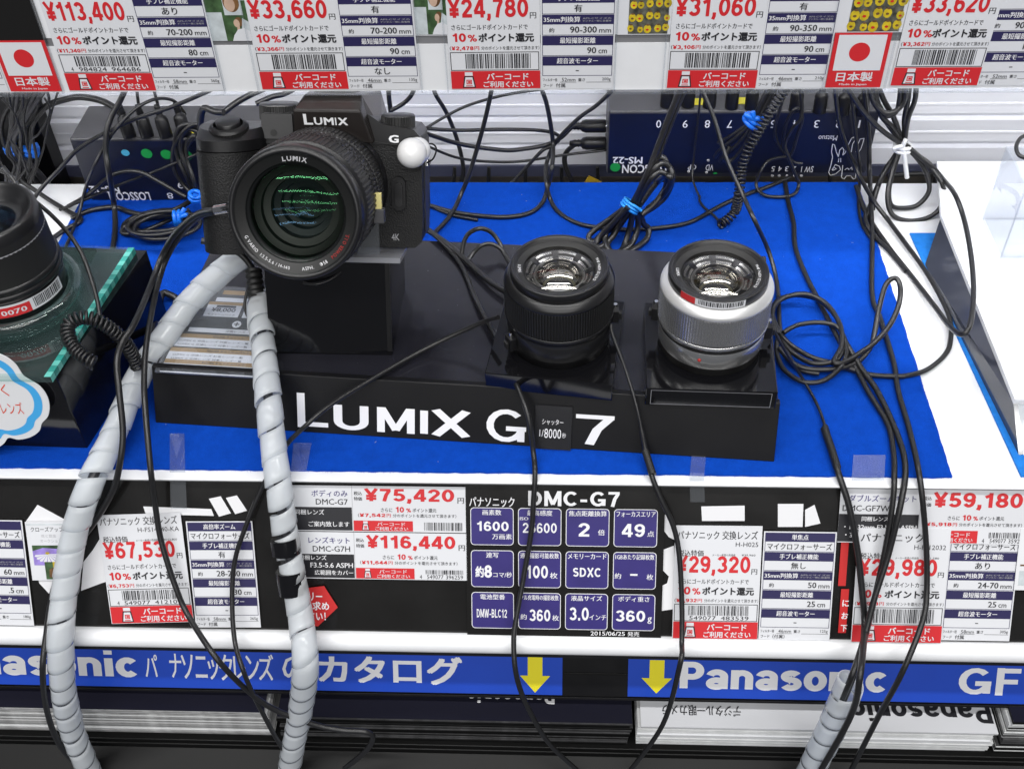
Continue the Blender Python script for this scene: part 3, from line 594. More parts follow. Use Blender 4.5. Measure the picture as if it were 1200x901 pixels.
# boxed specification panel
ox, oy, W, H = -55, -98.6, 116, 95.2
mb = MB(); mb.box(0, W, 0, H, -.3, 0, panelblack); root = mb.build('figure_board'); root.matrix_world = F_LOW @ T2(ox, oy, .6)
tag(root, 'black panel with twelve violet boxes of camera figures in the lower rail', 'spec panel')
t = MB(); txt(t, 'パナソニック', 2.2, 81.5, 6.2, white, 26.5, .016); gtxt(t, 'DMC-G7', 36.5, 82.6, 9.2, white, 53.5, .1, t=.17); txt(t, '2015/06/25', 74, 1.0, 2.7, white, 20.5, .01); txt(t, '発売', 96, .8, 3, white, 7, .01)
t.build('lettering', root)
def rounded(mb, x0, y0, x1, y1, r, m, z):
    pts = []
    for cx, cy, a in ((x1 - r, y1 - r, 0), (x0 + r, y1 - r, 90), (x0 + r, y0 + r, 180), (x1 - r, y0 + r, 270)):
        pts += [(cx + r * math.cos(math.radians(a + 18 * k)), cy + r * math.sin(math.radians(a + 18 * k))) for k in range(6)]
    mb.poly(pts, m, z)
CELLS = [[('画素数', [('1600', .14, .38, .28, .75), ('万画素', .5, .16, .16, .46)]), ('最高感度', [('ISO', .04, .68, .09, .2), ('25600', .1, .34, .3, .8)]), ('焦点距離換算', [('2', .28, .26, .4, .28), ('倍', .74, .3, .17, .16)]), ('フォーカスエリア', [('49', .18, .27, .38, .54), ('点', .77, .28, .17, .16)])],
         [('連写', [('約8', .1, .26, .4, .4), ('コマ/秒', .52, .27, .16, .44)]), ('通常撮影可能枚数', [('100', .18, .26, .38, .52), ('枚', .74, .26, .18, .18)]), ('メモリーカード', [('SDXC', .17, .32, .27, .66)]), ('1GBあたり記録枚数', [('約', .04, .28, .17, .15), ('-', .4, .37, .05, .17), ('枚', .78, .26, .17, .16)])],
         [('電池型番', [('DMW-BLC12', .12, .3, .26, .72)]), ('フル充電時の撮影枚数', [('約', .05, .26, .17, .15), ('360', .26, .22, .36, .5), ('枚', .8, .24, .17, .16)]), ('液晶サイズ', [('3.0', .1, .26, .4, .46), ('インチ', .57, .28, .16, .4)]), ('ボディ重さ', [('360', .08, .25, .34, .7), ('g', .83, .2, .2, .1)])]]
for r in range(3):
    for c in range(4):
        x0 = 2.8 + 27.95 * c; y0 = 57.8 - 26.65 * r; w, h = 25.3, 23.4; hd, its = CELLS[r][c]
        b = MB(); rounded(b, x0, y0, x0 + w, y0 + h, 2.2, white, .08); rounded(b, x0 + .4, y0 + .4, x0 + w - .4, y0 + h - .4, 1.9, violet, .14)
        txt(b, hd, x0 + w / 2, y0 + h * .8, 3.5, white, min(w * .9, 3.7 * len(hd)), .018, .24, 'c')
        for (s, fx, fy, fh, fw) in its:
            if s == '-': b.rect(x0 + w * fx, y0 + h * fy, x0 + w * (fx + fw), y0 + h * (fy + fh), white, .24)
            elif all(ch in GL_ for ch in s): gtxt(b, s, x0 + w * fx, y0 + h * fy, h * fh * .92, white, w * fw, .24, t=.17 if len(s) < 5 else .15)
            elif s == '約8': txt(b, '約', x0 + w * .1, y0 + h * .27, h * .3, white, w * .2, .03, .24); gtxt(b, '8', x0 + w * .31, y0 + h * .26, h * .34, white, w * .18, .24)
            else: txt(b, s, x0 + w * fx, y0 + h * fy, h * fh * .92, white, w * fw, .05 if s[0] in '0123456789SD' or s == '約8' else .012, .24)
        b.build('figure_box', root)
# flower card, red notices
mb = MB(); mb.box(0, 26, 0, 37.5, -.3, 0, paper); root = mb.build('photo_card'); root.matrix_world = F_LOW @ T2(-318.6, -67.5, .9, 1); tag(root, 'small white photo card with violet and yellow flowers beside the left sleeve', 'photo card')
t = MB(); txt(t, 'クローズアップ', 3, 31.2, 3.2, ink, 20, .004); txt(t, '花と昆虫', 9, 27.6, 2, greyink, 9); txt(t, 'オークション', 8, 24.4, 2.1, greyink, 13); t.rect(0.5, 35.5, 25.5, 36.2, photo_pale, .1); t.build('lettering', root)
t = MB(); t.rect(2.5, 9.8, 20.5, 22.6, photo_violet, .1); t.poly([(2.5, 22.6), (2.5, 19), (9, 21), (20.5, 20.2), (20.5, 22.6)], photo_green, .14)
for k in range(9):
    a = PI * (k + .3) / 9 ; t.add([(11.5, 17, .18), (11.5 + 7.6 * math.cos(a + .14), 17 - 5.2 * math.sin(a + .14), .18), (11.5 + 8.4 * math.cos(a), 17 - 6 * math.sin(a), .18), (11.5 + 7.6 * math.cos(a - .14), 17 - 5.2 * math.sin(a - .14), .18)], [(0, 1, 2, 3)], paper)
t.disc(1.3, .22, photo_yellow, 16, None, 11.5, 17.6, .8)
t.rect(9, .8, 22, 12, photo_yellow, .24); t.rect(9, .8, 14, 12, photo_green, .28); t.poly([(11, 2), (16, 2.2), (17.5, 6), (14, 8.6), (11.5, 7)], photo_brown, .32); t.build('picture', root)
q = [pan(*a) for a in ((346, 690), (380, 686), (396, 711), (373, 733), (350, 731))]
mb = MB(); mb.prism([(a[0] - q[0][0], a[1] - q[0][1]) for a in q][::-1], -.3, 0, redlabel); root = mb.build('notice_card'); root.matrix_world = F_LOW @ T2(q[0][0], q[0][1], .6); tag(root, 'red cut-out notice with white writing beside the middle sleeve', 'notice')
t = MB(); q0 = pan(346, 690); q0 = (q0[0], q0[1])
for s, a in (('サリー', (352, 693, 378, 703)), ('い求め', (357, 704, 386, 714)), ('さい！', (362, 716, 382, 726))): ptxt(t, F_LOW, s, *a, white, .02, .15, org=q0)
t.build('lettering', root)
for py0, py1, s, lb in ((631, 686, '', 'plain red upright strip left of the ¥29,980 card, the upper one'), (690, 741, 'にお下', 'red upright strip with white writing left of the ¥29,980 card, the lower one')):
    a = pan(982, py1); b = pan(995, py0); mb = MB(); mb.box(0, b[0] - a[0], 0, b[1] - a[1], -.3, 0, redlabel); root = mb.build('notice_strip'); root.matrix_world = F_LOW @ T2(a[0], a[1], .2); tag(root, lb, 'notice')
    t = MB()
    for k, ch in enumerate(s): txt(t, ch, 1.2, 17 - 8 * k, 4.2, white, 3.8, .02, .15, rot=0)
    sub(root, 'lettering', t)
a = pan(1187, 690); mb = MB(); mb.box(0, 40, 0, 38, -.3, 0, paper_matte); mb.rect(2, 3, 38, 12, photo_pale, .1); mb.rect(2, 15, 38, 16, photo_brown, .1)
o = mb.build('info_card'); o.matrix_world = F_LOW @ T2(a[0], a[1], 1.3); tag(o, 'pale grey card cut by the right edge over the lower rail', 'card')
# clear tabs of tape over the counter edge
def tape(label, a, b, c, d, e=None, f=None):
    P = [uz(*a, 1.9), uz(*b, 1.9), uz(*c, 1.9), uz(*d, 1.9)]; mb = MB(); fs = [(0, 1, 2, 3)]
    if e: P += [up_(*e, 2.8), up_(*f, 2.8)]; fs.append((3, 2, 4, 5))
    mb.add(P, fs, acrylic_tab); tag(mb.build('clear_tape', solid=.25), label, 'tape')
tape('clear tape tab on the blue felt between the left and middle sleeves', (199, 508), (216, 508), (217, 549), (199, 549), (219, 596), (200, 596))
tape('clear tape tab on the blue felt right of the middle sleeve', (344, 519), (365, 519), (359, 551), (341, 551))
tape('clear tape tab hanging from the display base over the felt edge', (812, 517), (829, 514), (825, 560), (808, 560), (826, 588), (809, 588))
tape('square clear tape tab on the felt edge beside the right cables', (1000, 533), (1038, 533), (1036, 563), (998, 563))
# ================================================================== banners and brochures below
BY = -46.0
B0 = uy(600, 813, BY); B0.x = 0
def ban(x=0.0): return frame(Vector((x, B0.y, B0.z)), Vector((1, 0, 0)), PV, PN)
F_BAN = ban(); BH = loc2(F_BAN, 600, 765)[1] + 3
mb = MB(); mb.box(-700, 700, -2.5, BH + 6, -5, -.6, blackboard); mb.box(-700, 700, -2.5, -.8, -.5, 1.0, blackboard)
a = loc2(F_BAN, 662, 790)[0]; b = loc2(F_BAN, 734, 790)[0]; zm = loc2(F_BAN, 700, 790)[1]
mb.box(a - 8, b + 8, zm - .6, zm + .9, -.5, -.1, shelfblack)
o = mb.build('label_holder', bevel=.3); o.matrix_world = F_BAN; tag(o, 'black shelf edge strip holding the blue banners under the price rail', 'label holder')
def arrow(mb, fr, cx, top, bot, org, w=17, hw=35):
    x0, yb = loc2(fr, cx, bot); _, yt = loc2(fr, cx, top); k = .56; ym = yb + (yt - yb) * .46
    mb.poly([(x0 - w * k / 2, yt), (x0 - w * k / 2, ym), (x0 - hw * k / 2, ym), (x0, yb), (x0 + hw * k / 2, ym), (x0 + w * k / 2, ym), (x0 + w * k / 2, yt)], yellow, .15)
def shelf_banner(px0, px1, label):
    q0 = loc2(F_BAN, px0, 790)[0] if px0 > -200 else -620; q1 = loc2(F_BAN, px1, 790)[0]
    fr = ban(q0); mb = MB(); mb.box(0, q1 - q0, 0, BH + 5, -.4, 0, bannerblue); o = mb.build('shelf_banner'); o.matrix_world = fr; tag(o, label, 'banner'); return o, fr
o, fr = shelf_banner(-999, 659, 'blue shelf banner with white lens catalogue lettering ending in a yellow arrow')
t = MB(); ptxt(t, fr, 'Panasonic', -88, 760, 161, 790, white, heavy=.215)
for s, a in (('パ', (169, 766, 186, 793)), ('ナ', (198, 765, 214, 794)), ('ソ', (212, 766, 228, 795)), ('ニ', (228, 768, 244, 794)), ('ッ', (243, 772, 258, 796)), ('ク', (256, 766, 274, 797)), ('レ', (273, 768, 289, 797)), ('ン', (287, 767, 305, 797)), ('ズ', (302, 766, 322, 797)), ('の', (330, 767, 362, 797)), ('カタログ', (372, 768, 543, 801))):
    ptxt(t, fr, s, a[0] + .8, a[1], a[2] - 1.2, a[3], white, .03 if s == 'カタログ' else .016)
t.build('lettering', o); t = MB(); arrow(t, fr, 627, 768, 811, 0); t.build('arrow', o)
o, fr = shelf_banner(736, 1330, 'blue shelf banner starting with a yellow arrow and white maker lettering')
t = MB(); ptxt(t, fr, 'Panasonic', 797, 777, 1040, 808, white, heavy=.215); ptxt(t, fr, 'GF', 1122, 782, 1196, 814, white, heavy=.17); ptxt(t, fr, '7', 1204, 783, 1236, 815, white, heavy=.17)
t.build('lettering', o); t = MB(); arrow(t, fr, 769, 773, 812, 0); t.build('arrow', o)
# shelf with brochures
SZ = -236.0
SY = -62.0
f0 = uy(600, 875, SY).z
SZ = f0
mb = MB(); mb.box(-900, 900, SY, 150, SZ - 4, SZ, shelfblack); mb.box(-900, 900, SY - 1, SY + 4, SZ - 260, SZ - 4.1, shelfblack)
mb.add([(-900, SY - 1.0, SZ - 9), (900, SY - 1.0, SZ - 9), (900, SY - 16, SZ - 16), (-900, SY - 16, SZ - 16)], [(3, 2, 1, 0)], shelfblack)
mb.box(-900, 900, SY - 16, SY - 1.2, SZ - 300, SZ - 16.1, shelfblack)
structure(mb.build('brochure_shelf', bevel=.6))
mb = MB(); mb.box(-900, 900, 110, 116, SZ, -152, shelfblack); structure(mb.build('brochure_shelf_back'))
def stack(px0, px1, py_top, n, page, cover, lab, grp, fan=0.0, inv=(), front=-58.0, cov_m=None, xo=0.0):
    zt_ = uy((px0 + px1) / 2, py_top, front).z
    x0 = uy(px0, py_top, front).x; x1 = uy(px1, py_top, front).x; th = (zt_ - SZ - .3) / n; rnd = random.Random(int(px0) + 5)
    for k in range(n):
        z0 = SZ + .2 + th * k; mb = MB(); w = x1 - x0; d = 150
        j = rnd.uniform(-.8, .8); jx = rnd.uniform(-1.2, 1.2) - fan * (n - k) * .35
        lift = 0.0
        nn = 5; mats = page
        for q in range(nn):                                  # a brochure is a few folded sheets
            zz = th * q / nn; e = rnd.uniform(-.5, .5); m = page[rnd.randrange(len(page))]
            mb.add([(e * .3, e, zz + .02), (w * .6, e, zz + .02), (w + e, e, zz + .02 + lift), (w + e, d, zz + lift), (0, d, zz),
                    (e * .3, e, zz + th / nn * .86), (w * .6, e, zz + th / nn * .86), (w + e, e, zz + th / nn * .86 + lift), (w + e, d, zz + th / nn * .86 + lift), (0, d, zz + th / nn * .86)],
                   [(0, 4, 3, 2, 1), (5, 6, 7, 8, 9), (0, 1, 6, 5), (1, 2, 7, 6), (2, 3, 8, 7), (3, 4, 9, 8), (4, 0, 5, 9)], cover if (q == nn - 1 and k == n - 1) else m)
        o = mb.build('brochure'); o.location = ((x0 + jx) * K, (front + j) * K, z0 * K)
        top = k == n - 1
        tag(o, lab[0] if top else lab[1], 'brochure', None if top else grp)
        if top and inv:
            t = MB(); fr = frame(Vector((x0 + jx, front + j, z0 + th * .99)), Vector((1, 0, 0)), Vector((0, 1, 0)), Vector((0, 0, 1)))
            for (s, a, bb, m) in inv: ptxt(t, fr, s, *a, m, bb, .35, True, heavy=.19 if bb > .05 else 0)
            t.build('lettering', o, M=Matrix.Translation((0, 0, th * .99 * K)))
    return zt_
stack(-150, 308, 829, 9, [pagewhite, pagegrey, pagegrey], coverdark, ('dark covered brochure on top of the left stack under the banner', 'pale edged brochure within the left stack'), 'brochures in the left stack', .15)
stack(327, 742, 842, 8, [pagedark, pagedark, shelfblack], coverdark, ('dark brochure with upside-down white lettering on top of the middle stack', 'dark edged brochure within the middle stack'), 'brochures in the middle stack', .9,
      inv=[('Panasonic', (548, 806, 650, 824), .07, white)])
stack(750, 1172, 855, 8, [pagewhite, paper_matte, pagewhite], paper, ('white brochure with upside-down black lettering on top of the right stack', 'white brochure within the right stack'), 'brochures in the right stack', .5,
      inv=[('Panasonic', (998, 823, 1161, 846), .07, ink), ('デジタル一眼カメラ', (776, 826, 868, 839), .012, ink)])
stack(1186, 1500, 848, 9, [pagedark, pagewhite, shelfblack], coverdark, ('dark brochure on top of the stack cut by the right edge', 'brochure with dark and pale edges in the stack cut by the right edge'), 'brochures in the far right stack', .4)
# ================================================================== black display base
yaw = math.atan2(10.5 - 37.1, 123.6 + 246.3)
FBASE = Matrix.Translation((-246.3 * K, 37.1 * K, 1.4 * K)) @ Matrix.Rotation(yaw, 4, 'Z')
L = 370.8; LEAN = math.atan2(16, 30)
root = empty('display_stand', FBASE, 'long black display base with large white lettering on its front board', 'display base')
mb = MB(); P = [(5, 0), (154, 0), (154, 29), (20, 29)]
mb.hull([(0.4, y, z) for y, z in P], [(L - .4, y, z) for y, z in P], blackdeck)
rnd = random.Random(5)
for k in range(60):                                       # dust on the deck
    x, y, q = rnd.uniform(70, 366), rnd.uniform(22, 150), rnd.uniform(.06, .2); mb.add([(x - q, y - q, 29.05), (x + q, y - q * .6, 29.05), (x + q * .7, y + q, 29.05), (x - q, y + q * .8, 29.05)], [(0, 1, 2, 3)], greyink)
for k in range(9):                                         # fine scratches
    x, y, a, l = rnd.uniform(90, 340), rnd.uniform(30, 140), rnd.uniform(-.6, .6), rnd.uniform(5, 18); mb.add([(x, y, 29.04), (x + l * math.cos(a), y + l * math.sin(a), 29.04), (x + l * math.cos(a), y + l * math.sin(a) + .12, 29.04), (x, y + .12, 29.04)], [(0, 1, 2, 3)], pagedark)
mb.build('deck', root, bevel=.5)
mb = MB(); P = [(0, 0), (4.4, 0), (20.3, 31.4), (16.6, 31.4)]
mb.hull([(0, y, z) for y, z in P], [(L, y, z) for y, z in P], blackboard); fb = mb.build('front_board', root, bevel=.4)
up_b = Vector((0, 16.6, 31.4)).normalized()
FB_L = frame(Vector((0, 0, 0)), Vector((1, 0, 0)), up_b, Vector((1, 0, 0)).cross(up_b))
FB = FBASE @ FB_L
t = MB()
for s, a, b_ in (('L', (346, 461, 385, 501), .0), ('U', (390, 475, 433, 504), .0), ('M', (441, 478, 487, 507), .0), ('I', (495, 481, 499, 508), .0), ('X', (505, 481, 552, 511), .0), ('G', (567, 478, 618, 519), .0), ('7', (671, 485, 722, 521), .0)):
    ptxt(t, FB, s, *a, white, .0, .15, heavy=.13 if s in 'LG7' else .5 if s == 'I' else .165)
t.build('lettering', root, M=FB_L)
# shutter plate
a = loc2(FB, 626, 524); b = loc2(FB, 671, 476); w, h = b[0] - a[0], b[1] - a[1]
FT = FB @ T2(a[0], a[1], 1.6); root = empty('info_plate', FT, 'small dark grey plate about shutter speed standing on the display base front', 'info plate')
mb = MB(); mb.box(0, w, 0, h, -1.2, 0, mat('plate_grey', (.008, .008, .009), .3)); mb.build('plate', root)
mb = MB(); mb.box(-.6, w + .6, -.6, h + .6, .05, 1.0, acrylic_thin); mb.build('cover', root, bevel=.2)
t = MB(); txt(t, 'シャッター', w * .2, h * .58, h * .13, white, w * .58, 0, 1.15); txt(t, '1/', w * .14, h * .3, h * .16, white, w * .11, 0, 1.15); txt(t, '8000', w * .27, h * .27, h * .22, white, w * .46, 0, 1.15); txt(t, '秒', w * .76, h * .29, h * .12, white, w * .1, 0, 1.15)
t.build('lettering', root)
# leaflet on the deck
FD = FBASE @ T2(0, 0, 29.15)
C4 = [loc2(FD, *q) for q in ((183, 437), (300, 441), (327, 343), (245, 338))]
x0, y0 = C4[0]; x1 = 66; y1 = C4[3][1]
root = empty('price_leaflet', FD @ T2(x0, y0), 'glossy black and gold cashback leaflet lying on the left end of the display base', 'leaflet')
w, h = x1 - x0, y1 - y0
mb = MB(); mb.box(0, w, 0, h, 0, .35, mat('leaflet_black', (.012, .012, .012), .12, coat=.6)); mb.build('sheet', root)
t = MB(); u = h / 100
t.rect(w * .3, 93 * u, w * .98, 98 * u, gold, .42); txt(t, '対象商品', w * .6, 94 * u, 3 * u, ink, w * .2, .01, .5)
t.rect(w * .26, 84 * u, w * .98, 89 * u, paper, .42); txt(t, 'LUMIX G7', w * .6, 85 * u, 3 * u, ink, w * .3, .01, .5)
for xx in (.2, .6):
    t.rect(w * xx, 80 * u, w * (xx + .36), 83.5 * u, gold, .42); t.rect(w * xx, 66 * u, w * (xx + .36), 80 * u, paper, .42)
    t.rect(w * (xx + .1), 77 * u, w * (xx + .3), 79.4 * u, ink, .48); txt(t, '¥8,000', w * (xx + .06), 71 * u, 5.5 * u, ink, w * .25, .02, .5); txt(t, 'キャッシュバック', w * (xx + .04), 67 * u, 2.6 * u, ink, w * .28, .01, .5)
t.disc(w * .045, .44, paper, 24, None, w * .58, 58 * u, 4 * u); t.rect(w * .552, 57.4 * u, w * .608, 58.6 * u, ink, .5); t.rect(w * .573, 55.6 * u, w * .587, 60.4 * u, ink, .5)
t.rect(w * .12, 47 * u, w * .98, 52 * u, paper, .42); txt(t, '交換レンズ', w * .5, 48 * u, 3 * u, ink, w * .2, .01, .5)
for k, (s, yy) in enumerate((('¥30,000 キャッシュバック', 30), ('¥20,000 キャッシュバック', 14), ('¥10,000 キャッシュバック', 1))):
    t.rect(w * .03, yy * u, w * .98, (yy + 11) * u, paper, .42); t.rect(w * .03, (yy + 10) * u, w * .98, (yy + 14.5) * u, gold, .44); txt(t, s, w * .4, (yy + 10.9) * u, 2.7 * u, ink, w * .42, .014, .5)
    for j in range(2): txt(t, 'LUMIX G 交換レンズ 対象レンズ一覧', w * .08, (yy + 5.6 - 4 * j) * u, 2.2 * u, ink, w * .7, .006, .5)
t.build('printing', root)
mb = MB(); mb.box(-.5, w + .5, -.5, h + .5, .7, 1.9, acrylic); mb.build('cover', root)
# ================================================================== risers and lenses
def riser(px_l, px_r, top, label, depth=74, line=True):
    a = uz(*px_l, top); b = uz(*px_r, top); w = (b - a).length; ang = math.atan2(b.y - a.y, b.x - a.x)
    M = Matrix.Translation((a.x * K, a.y * K, 30.6 * K)) @ Matrix.Rotation(ang, 4, 'Z')
    root = empty('lens_riser', M, label, 'riser'); h = top - 30.6
    mb = MB(); mb.box(0, w, 0, depth, 0, h, blackgloss); mb.build('block', root, bevel=.5)
    mb = MB(); mb.border(3, 1.2, w - 3, h - 1.2, .22, greyink, 0)
    if line: mb.build('edge_line', root, M=Matrix.Translation((0, -.06 * K, 0)) @ Matrix.Rotation(PI / 2, 4, 'X'))
    return M, w
riser((568, 437), (718, 452), 43, 'black acrylic riser block under the black lens', line=False)
riser((757, 455), (912, 460), 44, 'black acrylic riser block under the silver lens')
def prime_lens(c, z0, label, sil, spin):
    M = Matrix.Translation((c[0] * K, c[1] * K, z0 * K)) @ Matrix.Rotation(math.radians(spin), 4, 'Z') @ Matrix.Scale(1.03, 4)
    root = empty('camera_lens', M, label, 'lens')
    bm_, lm = (silver, silverdk) if sil else (barrel, barrel)
    mb = MB(); mb.lathe([(0.1, 0), (28.4, 0), (28.4, 4.5), (29, 5.2)], barrel if not sil else rubber, 72); mb.lathe([(29, 5.2), (29.4, 6), (29.9, 16.2), (29.6, 16.8)], lm if not sil else silver, 72)
    mb.lathe([(29.6, 16.8), (29.6, 19.4), (30.2, 19.6)], rubber, 72)
    if sil: mb.ball(1.0, redlens, Matrix.Translation((29.7 * math.cos(-1.95), 29.7 * math.sin(-1.95), 12)))
    mb.build('mount_barrel', root)
    mb = MB(); mb.lathe([(29.4, 19.6), (30.7, 19.8), (30.8, 22.2), (30.4, 22.5)], silver if sil else barrel, 96)
    mb.lathe([(30.5, 22.5), (30.7, 22.8), (30.7, 40.6), (30.4, 41.2)], silver if sil else rubber, 480, None, False, 120, .85)
    mb.lathe([(30.4, 41.2), (30.2, 41.4)], silver if sil else barrel, 96); mb.build('focus_ring', root)
    mb = MB(); mb.lathe([(30.2, 41.2), (30.7, 41.5), (30.7, 42.8), (30.3, 43.8), (27.9, 46.6), (27.0, 46.9), (26.4, 46.9)], silverlt if sil else barrel, 96); mb.build('collar', root)
    mb = MB(); mb.lathe([(26.4, 46.8), (26.9, 47.2), (26.9, 51.8), (26.6, 52.2), (25.4, 52.2), (25.1, 51.9), (24.6, 51.4)], barrel, 96); mb.build('front_rim', root)
    mb = MB()
    for k in range(3): mb.lathe([(24.6 - .4 * k, 51.4 - .25 * k), (24.25 - .4 * k, 51.4 - .25 * k), (24.2 - .4 * k, 51.15 - .25 * k)], barrel, 72)
    mb.lathe([(23.4, 50.65), (20.0, 49.8), (19.6, 49.4)], rubber, 72); mb.build('name_ring', root)
    t = MB(); arc_txt(t, 'LUMIX', 22.6, 168, 1.6, white, 50.65, True); arc_txt(t, 'G 1:1.7/25 ASPH. Φ46', 22.6, 320, 1.5, white, 50.65, True, .2); t.build('lettering', root)
    mb = MB(); mb.lathe([(19.6, 49.6), (18.6, 46.8)], barrel, 72)
    for i in range(8):                                          # silver and black segments imitating reflections round the front group
        a0, a1 = 2 * PI * (i + .14) / 8, 2 * PI * (i + .86) / 8
        for (r0_, r1_, z0_, m_) in ((14.6, 18.4, 47.0, silver), (15.8, 17.0, 47.3, barrel)):
            mb.add([(r * math.cos(t), r * math.sin(t), z0_ - (18.4 - r) * .5) for r in (r0_, r1_) for t in [a0 + (a1 - a0) * q / 8 for q in range(9)]], [(q, q + 1, q + 10, q + 9) for q in range(8)], m_)
    mb.lathe([(18.7, 46.9), (13.2, 43.6)], barrel, 72); mb.lathe([(14.2, 44.8), (13.9, 45.6), (13.5, 45.4), (13.2, 43)], silverdk, 72)
    mb.lathe([(13, 41), (9, 36), (5, 34), (.1, 33.6)], barrel, 48); mb.lathe([(9.4, 36.6), (8.6, 36.9), (8.0, 36.2)], tapebeige, 48); mb.build('inner_barrel', root)
    mb = MB(); mb.lathe([(19.3, 49.2), (16, 50.4), (12, 51.4), (8, 52.1), (4, 52.5), (.1, 52.6)], coat_amber, 64); mb.build('front_glass', root)
    mb = MB(); mb.lathe([(13.6, 45.0), (12, 46.9), (9.4, 48.6), (6, 49.9), (2.9, 50.5), (.1, 50.6)], mirror_dome, 64); mb.build('inner_glass', root)
    if sil:
        st = MB()
        def patch(a0, a1, z0, z1, r, m):
            n = 10
            for i in range(n):
                t0 = math.radians(a0 + (a1 - a0) * i / n); t1 = math.radians(a0 + (a1 - a0) * (i + 1) / n)
                st.add([(r * math.cos(t0), r * math.sin(t0), z0), (r * math.cos(t1), r * math.sin(t1), z0), (r * math.cos(t1), r * math.sin(t1), z1), (r * math.cos(t0), r * math.sin(t0), z1)], [(0, 1, 2, 3)], m)
        patch(214, 292, 47.4, 51.8, 27.0, paper); patch(214, 234, 47.5, 51.7, 27.06, redlabel)
        rnd = random.Random(4); a = 238.0
        while a < 289: 
            d = rnd.choice((.7, 1.2, 1.8)); patch(a, a + d, 48.5, 51.5, 27.08, ink); a += d + rnd.choice((.7, 1.1))
        st.build('sticker', root)
    return M
prime_lens((-1.2, 72), 43.1, 'all black prime lens with ribbed focus ring standing on a riser block', False, 8)
prime_lens((87, 66.5), 44.1, 'silver prime lens with black rim and barcode sticker on a riser block', True, 4)
# clear holder rings and sensor clips of the two lenses
def clip(c, z, ang, label, r=31.6):
    M = Matrix.Translation((c[0] * K, c[1] * K, z * K)) @ Matrix.Rotation(math.radians(ang), 4, 'Z')
    mb = MB(); mb.box(r - 1.0, r + 3.2, -3.6, 3.6, -3, 6, blackplastic); mb.box(r + 3.2, r + 5.0, -1.8, 1.8, -1.5, 3, rubber); mb.cyl(1.2, 6, 9, chrome, 12, Matrix.Translation((r + 1, 0, 0)))
    tag(mb.build('sensor_clip', M=M, bevel=.5), label, 'sensor clip')
clip((-1.2, 72), 58, 2, 'black theft sensor clip on the right side of the black lens')
clip((-1.2, 72), 52, 212, 'black theft sensor clip on the left side of the black lens')
clip((87, 66.5), 62, 172, 'small black theft sensor clip on the left side of the silver lens')
clip((87, 66.5), 54, -4, 'small black theft sensor clip on the right side of the silver lens')
# ================================================================== the camera
ca, cb, cc = (math.radians(v) for v in (-.79, -24.1, -.7))
B3 = Matrix(((1, 0, 0), (0, 0, -1), (0, 1, 0)))
R3 = Matrix.Rotation(ca, 3, 'Z') @ B3 @ Matrix.Rotation(cb, 3, 'X') @ Matrix.Rotation(cc, 3, 'Z')
FC = R3.to_4x4(); FC.translation = Vector((-136.07, 120.43, 118.55)) * K
# riser block under it, square to the camera
root = empty('camera_riser', FC @ T2(0, -43.0, -20), 'tall glossy black block under the camera', 'riser')
mb = MB(); P = [(-58 , 0), (-4, 0), (0, -.6), (0, -64.5), (-56, -40)]
mb.hull([(-38.5, y, z + 32) for z, y in P][::-1], [(36.5, y, z + 32) for z, y in P][::-1], blackgloss); mb.build('block', root, bevel=.6)
mb = MB(); mb.box(33.6, 36.45, -56, -.8, 32.02, 32.5, blackboard); mb.build('edge_strip', root)
root = empty('clear_stand', FC @ T2(0, -39.2, 0), 'clear acrylic plate and tab between the camera and its black block', 'stand')
mb = MB(); mb.box(-42, 44, -3.3, -.1, -44, 20, acrylic_plate); mb.build('plate', root, bevel=.4)
mb = MB(); mb.box(18, 31, -.2, 19, 10.6, 13.2, acrylic_tab); mb.build('tab', root, bevel=.5)
root = empty('mirrorless_camera', FC, 'black mirrorless camera with zoom lens standing on the black block', 'camera')
def rr(x0, x1, y0, y1, r, n=5):
    pts = []
    for cx, cy, a in ((x1 - r, y1 - r, 0), (x0 + r, y1 - r, 90), (x0 + r, y0 + r, 180), (x1 - r, y0 + r, 270)):
        pts += [(cx + r * math.cos(math.radians(a + 90 * k / n)), cy + r * math.sin(math.radians(a + 90 * k / n))) for k in range(n + 1)]
    return pts
mb = MB(); mb.prism([(-71, -38), (50, -38), (54, -34.5), (55, -20), (55, 22), (54, 25), (27, 25.5), (-17, 25.5), (-36, 25.5), (-70, 22), (-72, 18), (-72, -34)], -34, 0, leather); mb.build('body', root, bevel=1.6, seg=3)
mb = MB(); mb.prism([(54, 22.6), (54.4, 27), (51, 31), (33, 34), (24, 40), (-17, 40), (-34, 38), (-36, 30), (-36, 22), (26, 22.4)][::-1], -33, 1.2, blackplastic); mb.build('top_cover', root, bevel=1.4, seg=3)
# grip: plan outline (x, z) pulled up y
gp = [(-72, -6), (-73, 4), (-72, 14), (-68, 21), (-61, 24.5), (-52, 24), (-44, 20), (-38, 12), (-35, 2), (-35, -6)]
def yprism(mb, pts, y0, y1, m, sm=True, f0=1.0):
    n = len(pts); cx = sum(p[0] for p in pts) / n; cz = sum(p[1] for p in pts) / n
    lo = [(cx + (x - cx) * f0, y0, cz + (z - cz) * f0) for x, z in pts]; hi = [(x, y1, z) for x, z in pts]
    mb.add(lo + hi, [(i, n + i, n + (i + 1) % n, (i + 1) % n) for i in range(n)], m, sm)
    mb.add(lo, [tuple(range(n))], m); mb.add(hi, [tuple(range(n))[::-1]], m)
def dense(pts, k=4):
    return [(p.x, p.y) for p in catmull([(a, b, 0) for a, b in pts], k)]
mb = MB(); yprism(mb, dense(gp), -38.5, 19.5, leather); mb.build('grip', root, bevel=1.2)
